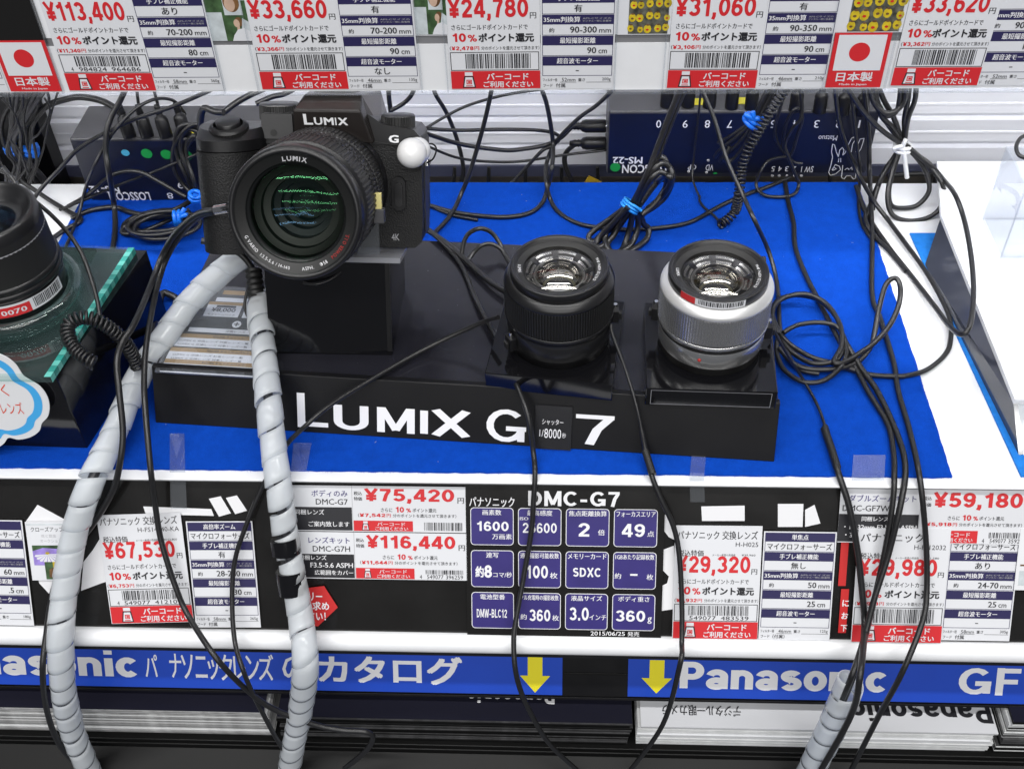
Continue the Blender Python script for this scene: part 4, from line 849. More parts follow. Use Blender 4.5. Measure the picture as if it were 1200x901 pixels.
mb = MB(); hp = dense([(-72.4, -20), (-72.8, 4), (-71.6, 14), (-67, 20.5), (-60, 23.6), (-51, 22.8), (-43, 18.6), (-37.6, 11), (-35, 2), (-35, -20)])
yprism(mb, hp, 20.0, 26.0, blackplastic); n = len(hp); top = [(x * .985 - .6, z * .72 - 3) for x, z in hp]
mb.add([(x, 26.0, z) for x, z in hp] + [(x, 32.2 - .14 * max(z, 0), z) for x, z in top], [(i, n + i, n + (i + 1) % n, (i + 1) % n) for i in range(n)], blackplastic, True)
mb.add([(x, 32.2 - .14 * max(z, 0), z) for x, z in top], [tuple(range(n))[::-1]], blackplastic); mb.build('grip_top', root, bevel=.5)
AX = Matrix.Rotation(-PI / 2, 4, 'X')            # lathe axis z -> camera up (y)
def upc(x, y, z, tilt=0): return Matrix.Translation((x, y, z)) @ Matrix.Rotation(math.radians(tilt), 4, 'X') @ AX
mb = MB(); mb.lathe([(10.6, -1), (11.2, 0), (11.2, 3.0)], rubber, 240, upc(-53.4, 29.5, 9, 20), False, 40, .6); mb.lathe([(11.0, 3.0), (10, 4.6), (8.4, 5.0)], blackplastic, 60, upc(-53.4, 29.5, 9, 20)); mb.build('front_dial', root)
mb = MB(); mb.lathe([(6.8, 0), (6.8, 6.2), (6.2, 6.8), (.1, 6.5)], barrel, 48, upc(-53.4, 29.5, 9, 20)); mb.build('release_button', root)
mb = MB(); mb.lathe([(11.5, 0), (11.8, .6), (11.8, 8.4)], rubber, 240, upc(-29.5, 34.0, -13), False, 44, .5); mb.lathe([(11.8, 8.4), (11.2, 9.2), (.1, 9.3)], blackplastic, 60, upc(-29.5, 34.0, -13)); mb.build('mode_dial', root)
mb = MB(); mb.lathe([(9.6, -2), (9.8, 0), (9.8, 6)], rubber, 200, upc(40.4, 31.5, -10, 0), False, 36, .5); mb.lathe([(9.8, 6), (9.2, 6.8), (.1, 6.9)], blackplastic, 60, upc(40.4, 31.5, -10)); mb.build('drive_dial', root)
# viewfinder hump
mb = MB()
A = [(-17.8, 25.5, 4.0), (27.6, 23.0, 4.0), (22.4, 42.2, 10.2), (-16.2, 42.2, 10.2)]
Bk = [(-10.8, 50, 1.5), (21.6, 50.2, 1.5)]; Cc = [(-14, 50, -36), (26.5, 49, -36)]; Dd = [(-18, 24, -36), (33, 24, -36)]
V = A + Bk + Cc + Dd + [(31.6, 28, -8)]
mb.add(V, [(0, 1, 2, 3), (3, 2, 5, 4), (4, 5, 7, 6), (6, 7, 9, 8), (3, 4, 6, 8, 0), (1, 10, 5, 2), (10, 9, 7, 5), (0, 8, 9, 10, 1)], hotshoe); mb.build('viewfinder_hump', root, bevel=1.0, seg=2)
nrm = Vector((0, -6.2, 16.8)).normalized(); upv = Vector((0, 16.8, 6.2)).normalized()
FH = frame(Vector((0, 25.5, 4.0)), Vector((1, 0, 0)), upv, Vector((1, 0, 0)).cross(upv)); t = MB()
for s, x, h, w in (('L', -10.6, 6.6, 5.2), ('U', -4.7, 4.6, 4.8), ('M', .9, 4.6, 5.6), ('I', 7.3, 4.6, .75), ('X', 8.9, 4.6, 5.6)): txt(t, s, x, 9.0, h, white, w, .03, .25)
t.build('maker_lettering', root, M=FH)
t = MB(); txt(t, 'G', 36.4, 23.6, 4.4, white, 5.8, .035, 1.45); t.build('emblem', root)
mb = MB(); mb.prism(rr(-36.4, -18.4, 25, 39, 1), -20, 3.2, mat('plastic_grey', (.03, .03, .031), .36, bump=.1, bscale=2500)); mb.cyl(1.9, 3.2, 3.5, rubber, 24, Matrix.Translation((-29.6, 28.4, 0))); mb.build('microphone_panel', root, bevel=.6)
mb = MB(); mb.prism(rr(37.5, 45.5, -15, 4.5, 4), 0, 3.4, blackplastic); mb.prism(rr(39.6, 44, -12.5, 1.5, 2.2), 3.4, 5.2, barrel); mb.build('lens_release', root, bevel=.8)
mb = MB(); mb.box(55, 57.4, 8, 13, -22, -12, chrome); mb.build('strap_lug', root, bevel=.6)
mb = MB(); mb.box(54.8, 55.6, -30, 14, -26, -8, rubber); mb.build('port_cover', root, bevel=.4)
t = MB(); txt(t, '4K', 36.2, -33.6, 4, greyink, 4.6, 0, .3); t.build('badge', root)
mb = MB(); mb.box(-9, 15, 50.3, 51.6, -33, -14, mat('shoe_metal', (.25, .25, .25), .3, .8)); mb.box(-5, 11, 51.62, 51.9, -33, -16, rubber); mb.build('hot_shoe', root, bevel=.3)
mb = MB(); mb.tube([(-35.6, 24.6, 1.3), (-20, 24.6, 1.3)], .22, rubber); mb.tube(catmull([(26.6, 24.4, 1.3), (38, 22.6, 1.3), (53.6, 22.2, 1.0)], 4), .22, rubber); mb.build('seam', root)
t = MB()
for k, s in enumerate(('14', '18', '25', '50', '100', '140')):
    for i, ch in enumerate(s):
        vs, fs, gx0, gy0, gx1, gy1 = glyphs(ch, 0); a0 = math.radians(112 - 15 * k - 3.2 * i)
        t.add([(33.75 * math.cos(a0 - (p - gx0) * .055), 33.75 * math.sin(a0 - (p - gx0) * .055), 32.6 + (q - gy0) / (gy1 - gy0) * 2.2) for p, q in vs], fs, white)
t.build('scale_numbers', root)
# zoom lens
lens = MB()
lens.lathe([(33.2, 0), (33.6, .6), (33.6, 3.4), (32.2, 4), (32.2, 8), (33.0, 9), (33.4, 15.4)], barrel, 96)
lens.lathe([(33.4, 29.6), (33.0, 30.4), (33.4, 31), (33.6, 37), (33.6, 37.8)], barrel, 96)
lens.lathe([(34.2, 68), (33.4, 69), (32.8, 69.4), (32.8, 73), (33.4, 73.4)], barrel, 96)
lens = lens.build('zoom_lens', root); lens.scale = (1.04, 1.04, 1.02); lens.location = (0, -1.2 * K, 0)
mb = MB(); mb.lathe([(33.4, 15.4), (34.0, 15.8), (34.0, 29.2), (33.4, 29.6)], rubber, 480, None, False, 96, .5); mb.build('focus_ring', lens)
mb = MB(); mb.lathe([(33.6, 37.8), (34.6, 38.2), (34.6, 46)], rubber, 480, None, False, 80, .6); mb.lathe([(34.3, 46), (34.3, 48)], barrel, 96); mb.lathe([(34.6, 48), (34.6, 67.4), (34.2, 68)], rubber, 480, None, False, 80, .6); mb.build('zoom_ring', lens)
mb = MB(); mb.lathe([(33.4, 73.4), (33.9, 74), (33.7, 80), (33.0, 82), (31.8, 82.6), (30.8, 82.4), (30.2, 81.4)], barrel, 96); mb.build('front_rim', lens)
mb = MB(); mb.lathe([(30.2, 81.4), (29.8, 80.9), (25.6, 79.2), (25.2, 78.8)], rubber, 96); mb.lathe([(25.2, 78.8), (24.6, 77), (24.0, 76.8), (23.6, 75.0)], barrel, 96); mb.build('name_ring', lens)
t = MB(); arc_txt(t, 'LUMIX', 26.2, 100, 2.5, greyink, 80.35, False, .22, .02)
arc_txt(t, 'G VARIO', 28.7, 204, 1.75, white, 80.8, True, .24, sq=.85); arc_txt(t, '1:3.5-5.6 / 14-140', 28.7, 228, 1.75, white, 80.8, True, .22, sq=.85); arc_txt(t, 'ASPH.', 28.7, 274, 1.75, white, 80.8, True, .22, sq=.85); arc_txt(t, 'Φ58', 28.7, 294, 1.75, white, 80.8, True, .22, sq=.85); arc_txt(t, 'POWER O.I.S.', 28.7, 309, 1.75, redlens, 80.8, True, .26, sq=.85); t.build('lettering', lens)
mb = MB(); pr = [(23.6, 75), (23.2, 71), (20, 69.5), (19.6, 66), (16, 65), (15.6, 60), (12.4, 59), (12, 54), (9, 53.4), (8.8, 48), (5, 47), (.1, 46.8)]
for i in range(len(pr) - 1): mb.lathe(pr[i:i + 2], rubber if i % 2 else barrel, 72)
mb.build('inner_barrel', lens)
mb = MB(); mb.lathe([(23.5, 75.2), (20, 76.7), (15, 78.2), (9, 79.2), (4, 79.6), (.1, 79.7)], coat_green, 96); mb.build('front_glass', lens)
mb = MB(); mb.lathe([(15.4, 64), (11, 62.6), (6, 61.7), (.1, 61.4)], coat_blue, 64); mb.build('inner_glass', lens)
mb = MB(); mb.lathe([(9, 56), (6, 57.8), (3, 58.6), (.1, 58.8)], coat_green, 48); mb.build('rear_glass', lens)
# theft sensors on the camera
mb = MB(); mb.ball(8.6, ballwhite, Matrix.Translation((50.6, 19.2, 8.5))); mb.ball(7.6, ballwhite, Matrix.Translation((53.0, 19.8, 3)))
o = mb.build('theft_sensor', M=FC); tag(o, 'round white theft sensor stuck on the right front of the camera', 'sensor')
wm = MB(); wm.tube(catmull([(54, 20, 0), (60, 23, -2), (63, 20, -4), (61, 14, -6), (57, 11, -8)]), .5, cablemat); wm.build('wire', o)
mb = MB(); mb.box(33.8, 39.8, -13.5, -5.5, 40, 46, mat('sensor_grey', (.06, .06, .065), .35)); o = mb.build('theft_sensor', M=FC, bevel=.6); tag(o, 'small grey theft sensor clipped to the side of the zoom lens', 'sensor')
mb = MB(); mb.box(33.4, 38.4, -5.6, 3.0, 41.8, 45.2, tapebeige); mb.build('yellow_tape', o, bevel=.2)
# ================================================================== left lens on its glass stand
mb = MB(); mb.prism([(-560, 24), (-282, 16), (-264.7, 117), (-262, 131), (-560, 150)], 1.4, 60, blackgloss); o = mb.build('display_box', bevel=.6); tag(o, 'black display box under the glass plate at the left edge', 'display box')
mb = MB(); mb.prism([(-560, 18), (-282.6, 12), (-268, 128), (-560, 146)], 60.3, 64.6, glassgreen)
o = mb.build('glass_plate', bevel=.3); tag(o, 'glass plate with green edge lying on the left black box', 'glass plate')
teal_light = mat('glass_edge_pale', (0.12, 0.46, 0.4), 0.15, spec=0.7, vary=0.2, vscale=90, coat=0.4)
eb = MB(); d = Vector((14.6, 116, 0)); n_ = 26
for k in range(n_):
    if True:
        p = Vector((-282.6, 12, 0)) + d * (k / n_); q = Vector((-282.6, 12, 0)) + d * ((k + .96) / n_)
        eb.add([(p.x - 3.6, p.y, 64.75), (p.x + .12, p.y, 64.75), (q.x + .12, q.y, 64.75), (q.x - 3.6, q.y, 64.75), (p.x + .12, p.y, 60.4), (q.x + .12, q.y, 60.4)], [(0, 1, 2, 3), (1, 4, 5, 2)], teal if k % 2 else teal_light)
eb.build('green_edge', o)
LC = (-323.5, 77)
mb = MB(); mb.lathe([(.1, 65), (38, 65), (39, 66.5), (39, 74), (37.6, 76), (33.5, 76), (32.5, 72), (.1, 72)], glassgreen, 80, Matrix.Translation((LC[0], LC[1], 0)))
tag(mb.build('glass_dish'), 'round glass dish under the lens at the left edge', 'glass dish')
ML = Matrix.Translation((LC[0] * K, LC[1] * K, 72.3 * K)) @ Matrix.Rotation(math.radians(10), 4, 'Z')
root = empty('camera_lens', ML, 'large black lens with a red 0070 sticker on the glass dish at the left edge', 'lens')
mb = MB(); mb.lathe([(.1, 0), (29, 0), (31, 1), (31.4, 14), (30.6, 15)], barrel, 96); mb.build('mount_barrel', root)
mb = MB(); mb.lathe([(30.6, 15), (32.4, 16), (33, 18), (32.4, 19.4), (31.6, 20), (32.4, 21), (32.6, 23), (31.4, 24)], barrel, 96); mb.build('flange_ring', root)
mb = MB(); mb.lathe([(31.4, 24), (31.2, 25), (31, 44)], rubber, 96); mb.lathe([(31, 44), (31.1, 45)], greyink, 480, None, False, 70, .4); mb.lathe([(31, 45), (30.8, 50)], rubber, 96); mb.build('focus_ring', root)
mb = MB(); mb.lathe([(30.8, 50), (30, 56), (28.6, 57.2), (27.4, 57.4), (27, 56), (25.4, 55.6), (25, 53), (22, 52.6), (21.6, 50), (17, 49.4)], barrel, 96); mb.build('front_rim', root)
mb = MB(); mb.lathe([(17, 49.4), (12, 48), (11, 44), (6, 42), (.1, 41.6)], blackplastic, 64); mb.build('inner_barrel', root)
mb = MB(); mb.lathe([(17, 49.3), (13, 51), (7, 52.4), (.1, 52.8)], coat_blue, 64); mb.build('front_glass', root)
st = MB()
def wrap_patch(st, a0, a1, z0, z1, r, m, n=12):
    for i in range(n):
        t0 = math.radians(a0 + (a1 - a0) * i / n); t1 = math.radians(a0 + (a1 - a0) * (i + 1) / n)
        st.add([(r * math.cos(t0), r * math.sin(t0), z0), (r * math.cos(t1), r * math.sin(t1), z0), (r * math.cos(t1), r * math.sin(t1), z1), (r * math.cos(t0), r * math.sin(t0), z1)], [(0, 1, 2, 3)], m)
wrap_patch(st, 255, 345, 5.2, 13.6, 31.6, paper, 24); wrap_patch(st, 255, 302, 5.3, 12.2, 31.72, red, 14)
a = 306.0; rnd = random.Random(8)
while a < 341: w_ = rnd.choice((.7, 1.1, 1.7)); wrap_patch(st, a, a + w_, 6.6, 13.0, 31.75, ink, 2); a += w_ + rnd.choice((.7, 1.1))
for i, ch in enumerate('0070'):
    vs, fs, gx0, gy0, gx1, gy1 = glyphs(ch, 0)
    for dx in (-.025, .025):
        out = []
        for p, q in vs:
            t = math.radians(272 + 6.6 * i + (p + dx - gx0) / (gx1 - gx0) * 5.4); out.append((31.85 * math.cos(t), 31.85 * math.sin(t), 6.9 + (q - gy0) / (gy1 - gy0) * 3.4))
        st.add(out, fs, paper)
st.build('sticker', root)
# cloud shaped hand written card
FCL = frame(Vector((-300, 7, 2)), Vector((1, 0, 0)), Vector((0, .12, .993)).normalized(), Vector((0, -.993, .12)).normalized())
def cloudpts(sc, n=16):
    lobes = [(52 - 68, 470, 40, -62, 58), (34 - 66, 440, 40, 40, 110)]
    q = [(-60, 400), (-30, 404), (-8, 412), (8, 419), (19, 428), (27, 440), (36, 446), (47, 453), (55, 464), (58, 476), (56, 488), (49, 496), (46, 505), (36, 512), (22, 515), (10, 513), (4, 520), (-12, 530), (-30, 532), (-60, 526), (-110, 530), (-150, 500), (-158, 460), (-130, 415), (-95, 400)]
    P = [loc2(FCL, *a) for a in q]; c = loc2(FCL, -50, 466)
    D = catmull([(p[0], p[1], 0) for p in P + [P[0]]], 5)[:-1]
    return [(c[0] + (p.x - c[0]) * sc, c[1] + (p.y - c[1]) * (1 - (1 - sc) * 1.35)) for p in D][::-1]
root = empty('cloud_card', FCL, 'cloud shaped white card with a blue outline leaning on the left black box', 'card')
mb = MB(); mb.prism(cloudpts(1), -.5, 0, paper_matte); x_, y_ = loc2(FCL, -60, 526); mb.box(x_ - 4, x_ + 4, 0, y_ + 3, -.9, -.55, acrylic_tab); mb.build('card', root)
mb = MB(); a = cloudpts(.925); b = cloudpts(.835); n = len(a)
mb.add([(p[0], p[1], .1) for p in a] + [(p[0], p[1], .1) for p in b], [(i, (i + 1) % n, n + (i + 1) % n, n + i) for i in range(n)], skyblue); mb.build('outline', root)
t = MB(); ptxt(t, FCL, 'く', 1, 450, 9, 464, orange, .0); ptxt(t, FCL, 'レンズ', 1, 471, 27, 485, orange, .0); t.build('handwriting', root)
# ================================================================== security switch boxes
def hub(x0, w, y, label, h=54.5, depth=46, name='switch_box'):
    root = empty(name, Matrix.Translation((x0 * K, y * K, .6 * K)), label, 'switch box')
    mb = MB(); mb.box(0, w, 0, depth, 0, h, hubtop); mb.build('case', root, bevel=1.6, seg=3)
    mb = MB(); mb.box(.8, w - .8, -.5, .3, .8, h - 1.8, hubmat); mb.build('front_plate', root, bevel=.3)
    return root, frame(Vector((x0, y - .5, .6)), Vector((1, 0, 0)), Vector((0, 0, 1)), Vector((0, -1, 0)))
HL = Matrix(((1, 0, 0, 0), (0, 0, -1, -.0005), (0, 1, 0, 0), (0, 0, 0, 1)))
root, fr = hub(34, 197, 303, 'long navy switch box with many plugs on its top behind the lenses')
t = MB(); ptxt(t, fr, 'MS-22', 718, 184, 753, 192, white, .02, .15, True); ptxt(t, fr, 'LOSSCON', 729, 193, 781, 203, white, .02, .15, True)
for s, x in (('10', 774), ('9', 803), ('8', 829), ('7', 855), ('6', 880), ('5', 906), ('4', 932), ('3', 957), ('2', 982), ('1', 1007)): ptxt(t, fr, s, x - (1 if s == '1' else 5 if s == '10' else 3), 141, x + (1 if s == '1' else 5 if s == '10' else 3), 150, white, 0, .15, True)
ptxt(t, fr, 'CP', 806, 193, 816, 199, white, 0, .15, True); ptxt(t, fr, 'VD', 827, 193, 836, 200, white, 0, .15, True); ptxt(t, fr, 'SW 1', 939, 195, 953, 202, white, 0, .15, True)
for s, x in (('2', 931), ('3', 922), ('4', 914), ('5', 906)): ptxt(t, fr, s, x - 2, 195, x + 2, 201, white, 0, .15, True)
ptxt(t, fr, 'Matsuo', 959, 159, 981, 165, white, 0, .15, True); t.build('lettering', root, M=HL)
t = MB(); c3 = lambda x, y: loc2(fr, 820 + x / 5, 90 + y / 5)
for pl in ([(790, 400), (778, 395), (772, 440), (778, 470), (768, 520), (755, 560), (765, 578), (795, 570), (825, 545), (818, 525), (795, 515), (775, 545)], [(790, 400), (800, 440), (812, 470), (820, 430), (835, 415), (845, 430), (838, 460), (850, 450), (870, 400), (890, 360), (912, 352), (915, 365), (895, 395), (888, 440)],
           [(962, 362), (940, 365), (925, 400), (915, 440), (925, 455), (945, 420), (955, 390), (962, 362)], [(838, 520), (830, 590), (845, 600), (860, 580), (885, 580), (900, 600), (912, 595), (915, 560), (930, 520), (935, 460)], [(800, 540), (785, 530), (778, 550), (800, 540)], [(850, 545), (865, 535), (875, 545)], [(880, 540), (890, 530), (893, 545)], [(815, 480), (812, 500)], [(826, 478), (826, 500)]):
    pline(t, [c3(*p) for p in pl], .55, white, .16)
t.build('emblem', root, M=HL)
t = MB(); c = loc2(fr, 721, 196); t.disc(3.9, .3, green, 28, None, *c); t.build('green_dot', root, M=HL); t = MB(); c = loc2(fr, 838, 203); t.disc(1.6, .3, green, 20, None, *c, .8); t.build('green_dot', root, M=HL)
t = MB()
for x, y in ((807, 201), (828, 202), (830, 188), (905, 206), (913, 206), (922, 206), (931, 206), (939, 206)): c = loc2(fr, x, y); t.lathe([(1.1, 0), (1.0, .8), (.1, 1.0)], greyink, 14, Matrix.Translation((c[0], c[1], 0)))
t.build('screw', root, M=HL)
t = MB()
for x, y in ((816, 119), (871, 118)): c = uz(x, y, 55.2) - Vector((34, 303, .6)); t.box(c.x - 5, c.x + 5, c.y - 5, c.y + 4, 54.52, 54.8, yellow)
t.build('yellow_label', root)
root, fr = hub(-358.5, 197, 268, 'navy switch box with coloured dots between the shelf post and the camera')
t = MB(); ptxt(t, fr, 'LOSSCON', 128, 225, 176, 235, white, .02, .15, True); ptxt(t, fr, 'MS-22', 105, 218, 140, 226, white, .02, .15, True); ptxt(t, fr, '8', 196, 226, 203, 233, white, 0, .15, True); ptxt(t, fr, '9', 208, 213, 215, 221, white, 0, .15, True); t.build('lettering', root, M=HL)
t = MB(); c = loc2(fr, 147, 179); t.disc(3.1, .3, cyan, 24, None, *c, 2.7); t.build('cyan_dot', root, M=HL)
for x, y in ((172, 180), (195, 181), (219, 182)): t = MB(); c = loc2(fr, x, y); t.disc(4.1, .3, green, 28, None, *c, 4.0); t.build('green_dot', root, M=HL)
t = MB(); c = uz(222, 154, 55) - Vector((-358.5, 268, .6)); t.box(c.x - 10, c.x + 12, c.y - 3, c.y + 2, 54.52, 54.8, yellow); t.build('yellow_label', root)
def plug(px, py, z, label, grp, dirv=(0, .12, 1), sc=1.0, wire=None):
    p = uz(px, py, z); d = Vector(dirv).normalized(); M = Matrix.Translation(p * K) @ d.to_track_quat('Z', 'Y').to_matrix().to_4x4() @ Matrix.Scale(sc, 4)
    mb = MB(); mb.lathe([(.1, -.5), (4.6, -.5), (4.8, 0), (4.8, 12), (4.2, 14.5), (2.6, 15.5), (2.3, 16.5), (2.7, 17), (2.2, 18.4), (2.6, 19), (2.1, 20.4), (2.4, 21), (1.8, 23.5), (.1, 23.6)], blackplastic, 28)
    o = mb.build('power_plug', M=M); tag(o, label, 'plug', grp); return p + d * 23 * sc
G1 = 'plugs in the long switch box'
for x, y in ((781, 124), (806, 124), (831, 125), (857, 126), (880, 127), (932, 129), (960, 131), (987, 133), (1009, 134)): plug(x, y, 55.3, 'black plug upright in the top of the long switch box behind the lenses', G1)
G2 = 'plugs in the left switch box'
for x, y in ((152, 160), (173, 160), (195, 160), (217, 158)): plug(x, y, 55.3, 'black plug upright in the top of the left switch box', G2, (-.16, .3, 1))
for y, l in ((148, 'black jack plug in the left end of the long switch box, the upper of two'), (168, 'black jack plug in the left end of the long switch box, the lower of two')):
    p = uy(712, y, 318); mb = MB(); mb.lathe([(1.2, -3), (1.2, 0)], chrome, 20); mb.lathe([(.1, 0), (4.6, 0), (5, 1), (5, 15), (4.2, 18), (3, 19), (2.6, 20), (3, 21), (2.4, 22.5), (2.8, 23.5), (1.8, 28), (.1, 28)], blackplastic, 28)
    o = mb.build('jack_plug', M=Matrix.Translation((p + Vector((-1.2, 0, 0))) * K) @ Matrix.Rotation(-PI / 2, 4, 'Y')); tag(o, l, 'plug')
# ================================================================== right: white wedge display and clear box
root = empty('wedge_display', Matrix.Translation((.264, .044, .0012)), 'white wedge display with a grey side on the light blue mat at the right', 'display')
O_ = Vector((264, 44, 1.2))
def rel(pts): return [tuple(Vector(p) - O_) for p in pts]
mb = MB(); mb.prism([(p[0] - 264, p[1] - 44) for p in ((264, 44), (640, 44), (640, 290), (276.5, 290), (264, 224))], 15.4, 18.8, laminate); mb.build('top_panel', root, bevel=.4)
a = rel([(264.2, 224, 16.6), (250.2, 192, 1.3), (264.2, 18, 1.3), (264.2, 44, 16.6)]); mb = MB(); mb.hull(a, [(x + 2.5, y, z) for x, y, z in a], sidegrey); mb.build('side_panel', root)
a = rel([(264.4, 44.2, 16.6), (264.4, 18, 1.3), (640, 18, 1.3), (640, 44.2, 16.6)]); mb = MB(); mb.hull(a, [(x, y + 2.2, z) for x, y, z in a], mat('stand_front_grey', (.26, .29, .32), .2, coat=.2)); mb.build('front_panel', root)
root = empty('acrylic_box', Matrix.Translation((.2905, .1735, .0202)), 'clear acrylic box standing on the white wedge at the right edge', 'acrylic box')
for nm, a in (('wall', (0, 70, 0, 1.6, 0, 58)), ('wall', (0, 1.6, 1.7, 44, 0, 58)), ('wall', (0, 70, 44.1, 45.7, 0, 58)), ('base', (1.7, 70, 1.7, 44, .2, 2))): mb = MB(); mb.box(*a, acrylic_tab if nm == 'base' else acrylic); mb.build(nm, root, bevel=.2)
# ================================================================== spiral sleeves
def sleeve(label, spec, r0, pitch, seed, taper=1.0):
    P = catmull(path(spec), 14); rnd = random.Random(seed); N = len(P)
    arc = [0.0]
    for i in range(N - 1): arc.append(arc[-1] + (P[i + 1] - P[i]).length)
    Ltot = arc[-1]
    T = [(P[min(i + 1, N - 1)] - P[max(i - 1, 0)]).normalized() for i in range(N)]
    nrm = T[0].orthogonal().normalized(); NR = []
    for t in T: nrm = (nrm - t * nrm.dot(t)).normalized(); NR.append(nrm)
    def at(s):
        s = max(0, min(Ltot - 1e-3, s)); i = 0
        lo, hi = 0, N - 2
        while lo < hi:
            m = (lo + hi + 1) // 2
            if arc[m] <= s: lo = m
            else: hi = m - 1
        i = lo; f = (s - arc[i]) / max(1e-6, arc[i + 1] - arc[i]); p = P[i].lerp(P[i + 1], f); t = T[i].lerp(T[i + 1], f).normalized(); n = NR[i].lerp(NR[i + 1], f); n = (n - t * n.dot(t)).normalized()
        return p, n, t.cross(n)
    turns = Ltot / pitch; steps = int(turns * 30); vs = []; fs = []; rt = [rnd.uniform(-.3, .3) for _ in range(int(turns) + 3)]; wt = [rnd.choice((1.06, 1.1, 1.02, 1.1, 1.04, .8, .86, 1.08)) for _ in range(int(turns) + 3)]
    M_ = 4
    for i in range(steps + 1):
        th = 2 * PI * i / 30; s0 = pitch * i / 30; k = s0 / pitch; ki = int(k); f = k - ki
        rr_ = r0 + rt[ki] * (1 - f) + rt[ki + 1] * f; ww = wt[ki] * (1 - f) + wt[ki + 1] * f
        for j in range(M_ + 1):
            u = j / M_; p, n, b = at(s0 + pitch * ww * u); r = rr_ - .3 + .62 * u
            vs.append(p + n * (r * math.cos(th)) + b * (r * math.sin(th)))
    for i in range(steps):
        for j in range(M_): a = i * (M_ + 1) + j; fs.append((a, a + 1, a + M_ + 2, a + M_ + 1))
    mb = MB(); mb.add(vs, fs, wrapmat, True); o = mb.build('spiral_sleeve', solid=.7); tag(o, label, 'cable sleeve'); return o
S1 = '294,296,z62 268,312,z58 226,350,z46 192,396,z34 163,440,z24 134,508,z15 106,566,p16 88,622,p15 76,690,p15 71,752,p17 74,805,y-76 83,850,y-78 97,886,y-80 116,925,y-82'
S2 = '301,338,z52 306,384,z45 311,430,z41 315,474,z36 320,520,z20 327,572,p17 334,622,p15 343,672,p15 353,728,p17 358,776,y-76 353,826,y-78 344,872,y-80 334,930,y-82'
S3 = '1000,792,y-78 988,822,y-79 973,856,y-80 957,888,y-81 940,925,y-82'
sleeve('frosted spiral cable sleeve curving from the camera past the left black box', S1, 7.3, 15.5, 1)
sleeve('frosted spiral cable sleeve hanging straight down in front of the display base lettering', S2, 7.2, 15.5, 2)
sleeve('short frosted spiral cable sleeve around the right hand cables at the bottom', S3, 8.2, 16.5, 3)
cable('dark cable core inside the left spiral sleeve', S1, 2.8, m=cablegrey); cable('dark cable core inside the middle spiral sleeve', S2, 2.8, m=cablegrey)
mb = MB(); mb.tube(catmull(path('333,630,p15 335,640,p15 336,648,p15')), 8.5, blackgloss, 16); mb.tube(catmull(path('340,668,p15 342,682,p15 344,694,p15')), 8.5, blackgloss, 16); o = mb.build('black_tape'); tag(o, 'black tape wound around the middle spiral sleeve', 'tape')
# ================================================================== cables
def crimp(o, spec, r, m=chrome, name='crimp_sleeve'):
    mb = MB(); mb.tube(path(spec), r, m, 14); return mb.build(name, o)
o = cable('long black cable from the camera crimp down the outside of the left sleeve', '276,242,z134 255,246,z129 232,251,z114 207,272,z90 190,300,z68 176,336,z62 158,378,z64 143,402,z62 137,425,z57 140,462,z46 144,505,z30 141,540,z16 132,575,p12 110,612,p9 82,650,p5 63,690,p6 54,745,p12 50,787,y-76 55,832,y-78 70,872,y-80 100,905,y-82', 1.9); crimp(o, '253,246.3,z128.6 268,243.6,z131.8', 2.9)
o = cable('black cable from the camera crimp crossing the ¥67,530 card, looping at the bottom', '275,244,z131 255,248,z126 232,255,z110 211,276,z86 194,306,z62 182,346,z54 172,400,z48 169,440,z42 170,475,z34 176,545,z14 181,585,p11 187,625,p9 195,655,p9 206,688,p9 220,720,p11 253,770,y-78 287,806,y-80 320,830,y-81 367,848,y-82 400,855,y-82 428,857,y-82 437,864,y-82 428,880,y-83 404,900,y-84', 1.8)
cable('thin black cable from the black lens across the display base towards lower left', '584,372,z62 560,380,z50 500,408,z36 430,448,z35 385,476,z35 358,499,z30 335,522,z14 318,552,z5 305,575,p8 286,622,p8 275,658,p7 272,700,p8 275,750,p13 285,785,y-78 300,820,y-80 330,875,y-82 353,903,y-83', 1.45)
cable('black cable falling from behind the camera over the G on the front board', '499,270,z33 513,279,z34 540,310,z33 560,357,z34 583,400,z36 605,450,z36 619,488,z28 625,530,z8 627,555,z4 625,590,p7 623,620,p6 614,674,p6 605,724,p9 602,752,p12 605,790,y-72 617,825,y-74 643,870,y-76 680,905,y-78', 1.6)
o = cable('thin black cable from the right side of the black lens to the bottom edge', '716,380,z62 718,392,z58 733,433,z44 747,480,z30 757,530,z9 763,555,z5 774,583,p8 789,616,p7 796,650,p7 799,705,p8 799,752,p12 797,778,y-74 777,848,y-76 738,903,y-78', [.95] * 28 + [1.6] * 77); crimp(o, '756,528,z9.5 765,556,z5.5', 2.2, rubber, 'frayed_wrap')
o = cable('thin cable from the silver lens ending in a frayed splice on the felt', '905,384,z52 924,418,z26 942,446,z6 958,475,z4 967,500,z4 973,524,z4 983,556,z4 995,593,p9 1005,646,p8 1011,700,p8 1013,735,p11 1008,790,y-92 997,838,y-92 960,905,y-92', [.9] * 32 + [1.9] * 81); crimp(o, '966,502,z4.4 974,525,z4.4 981,548,z4.4', 2.3, rubber, 'frayed_wrap')
cable('black cable running down from the coiled loops into the right sleeve', '985,404,z6 1003,432,z5 1018,460,z4 1040,497,z3.5 1047,530,z3.5 1048,560,z4 1046,590,p10 1038,640,p9 1025,700,p9 1013,750,p13 1001,790,y-77 985,830,y-79', 1.7)
cable('thicker black cable from the loops into the right sleeve, right of its twin', '990,400,z9 1011,434,z6 1029,460,z5 1052,510,z4 1061,547,z4 1056,588,p12 1041,650,p11 1025,700,p12 1012,750,p16 998,792,y-80 982,830,y-80', 1.8)
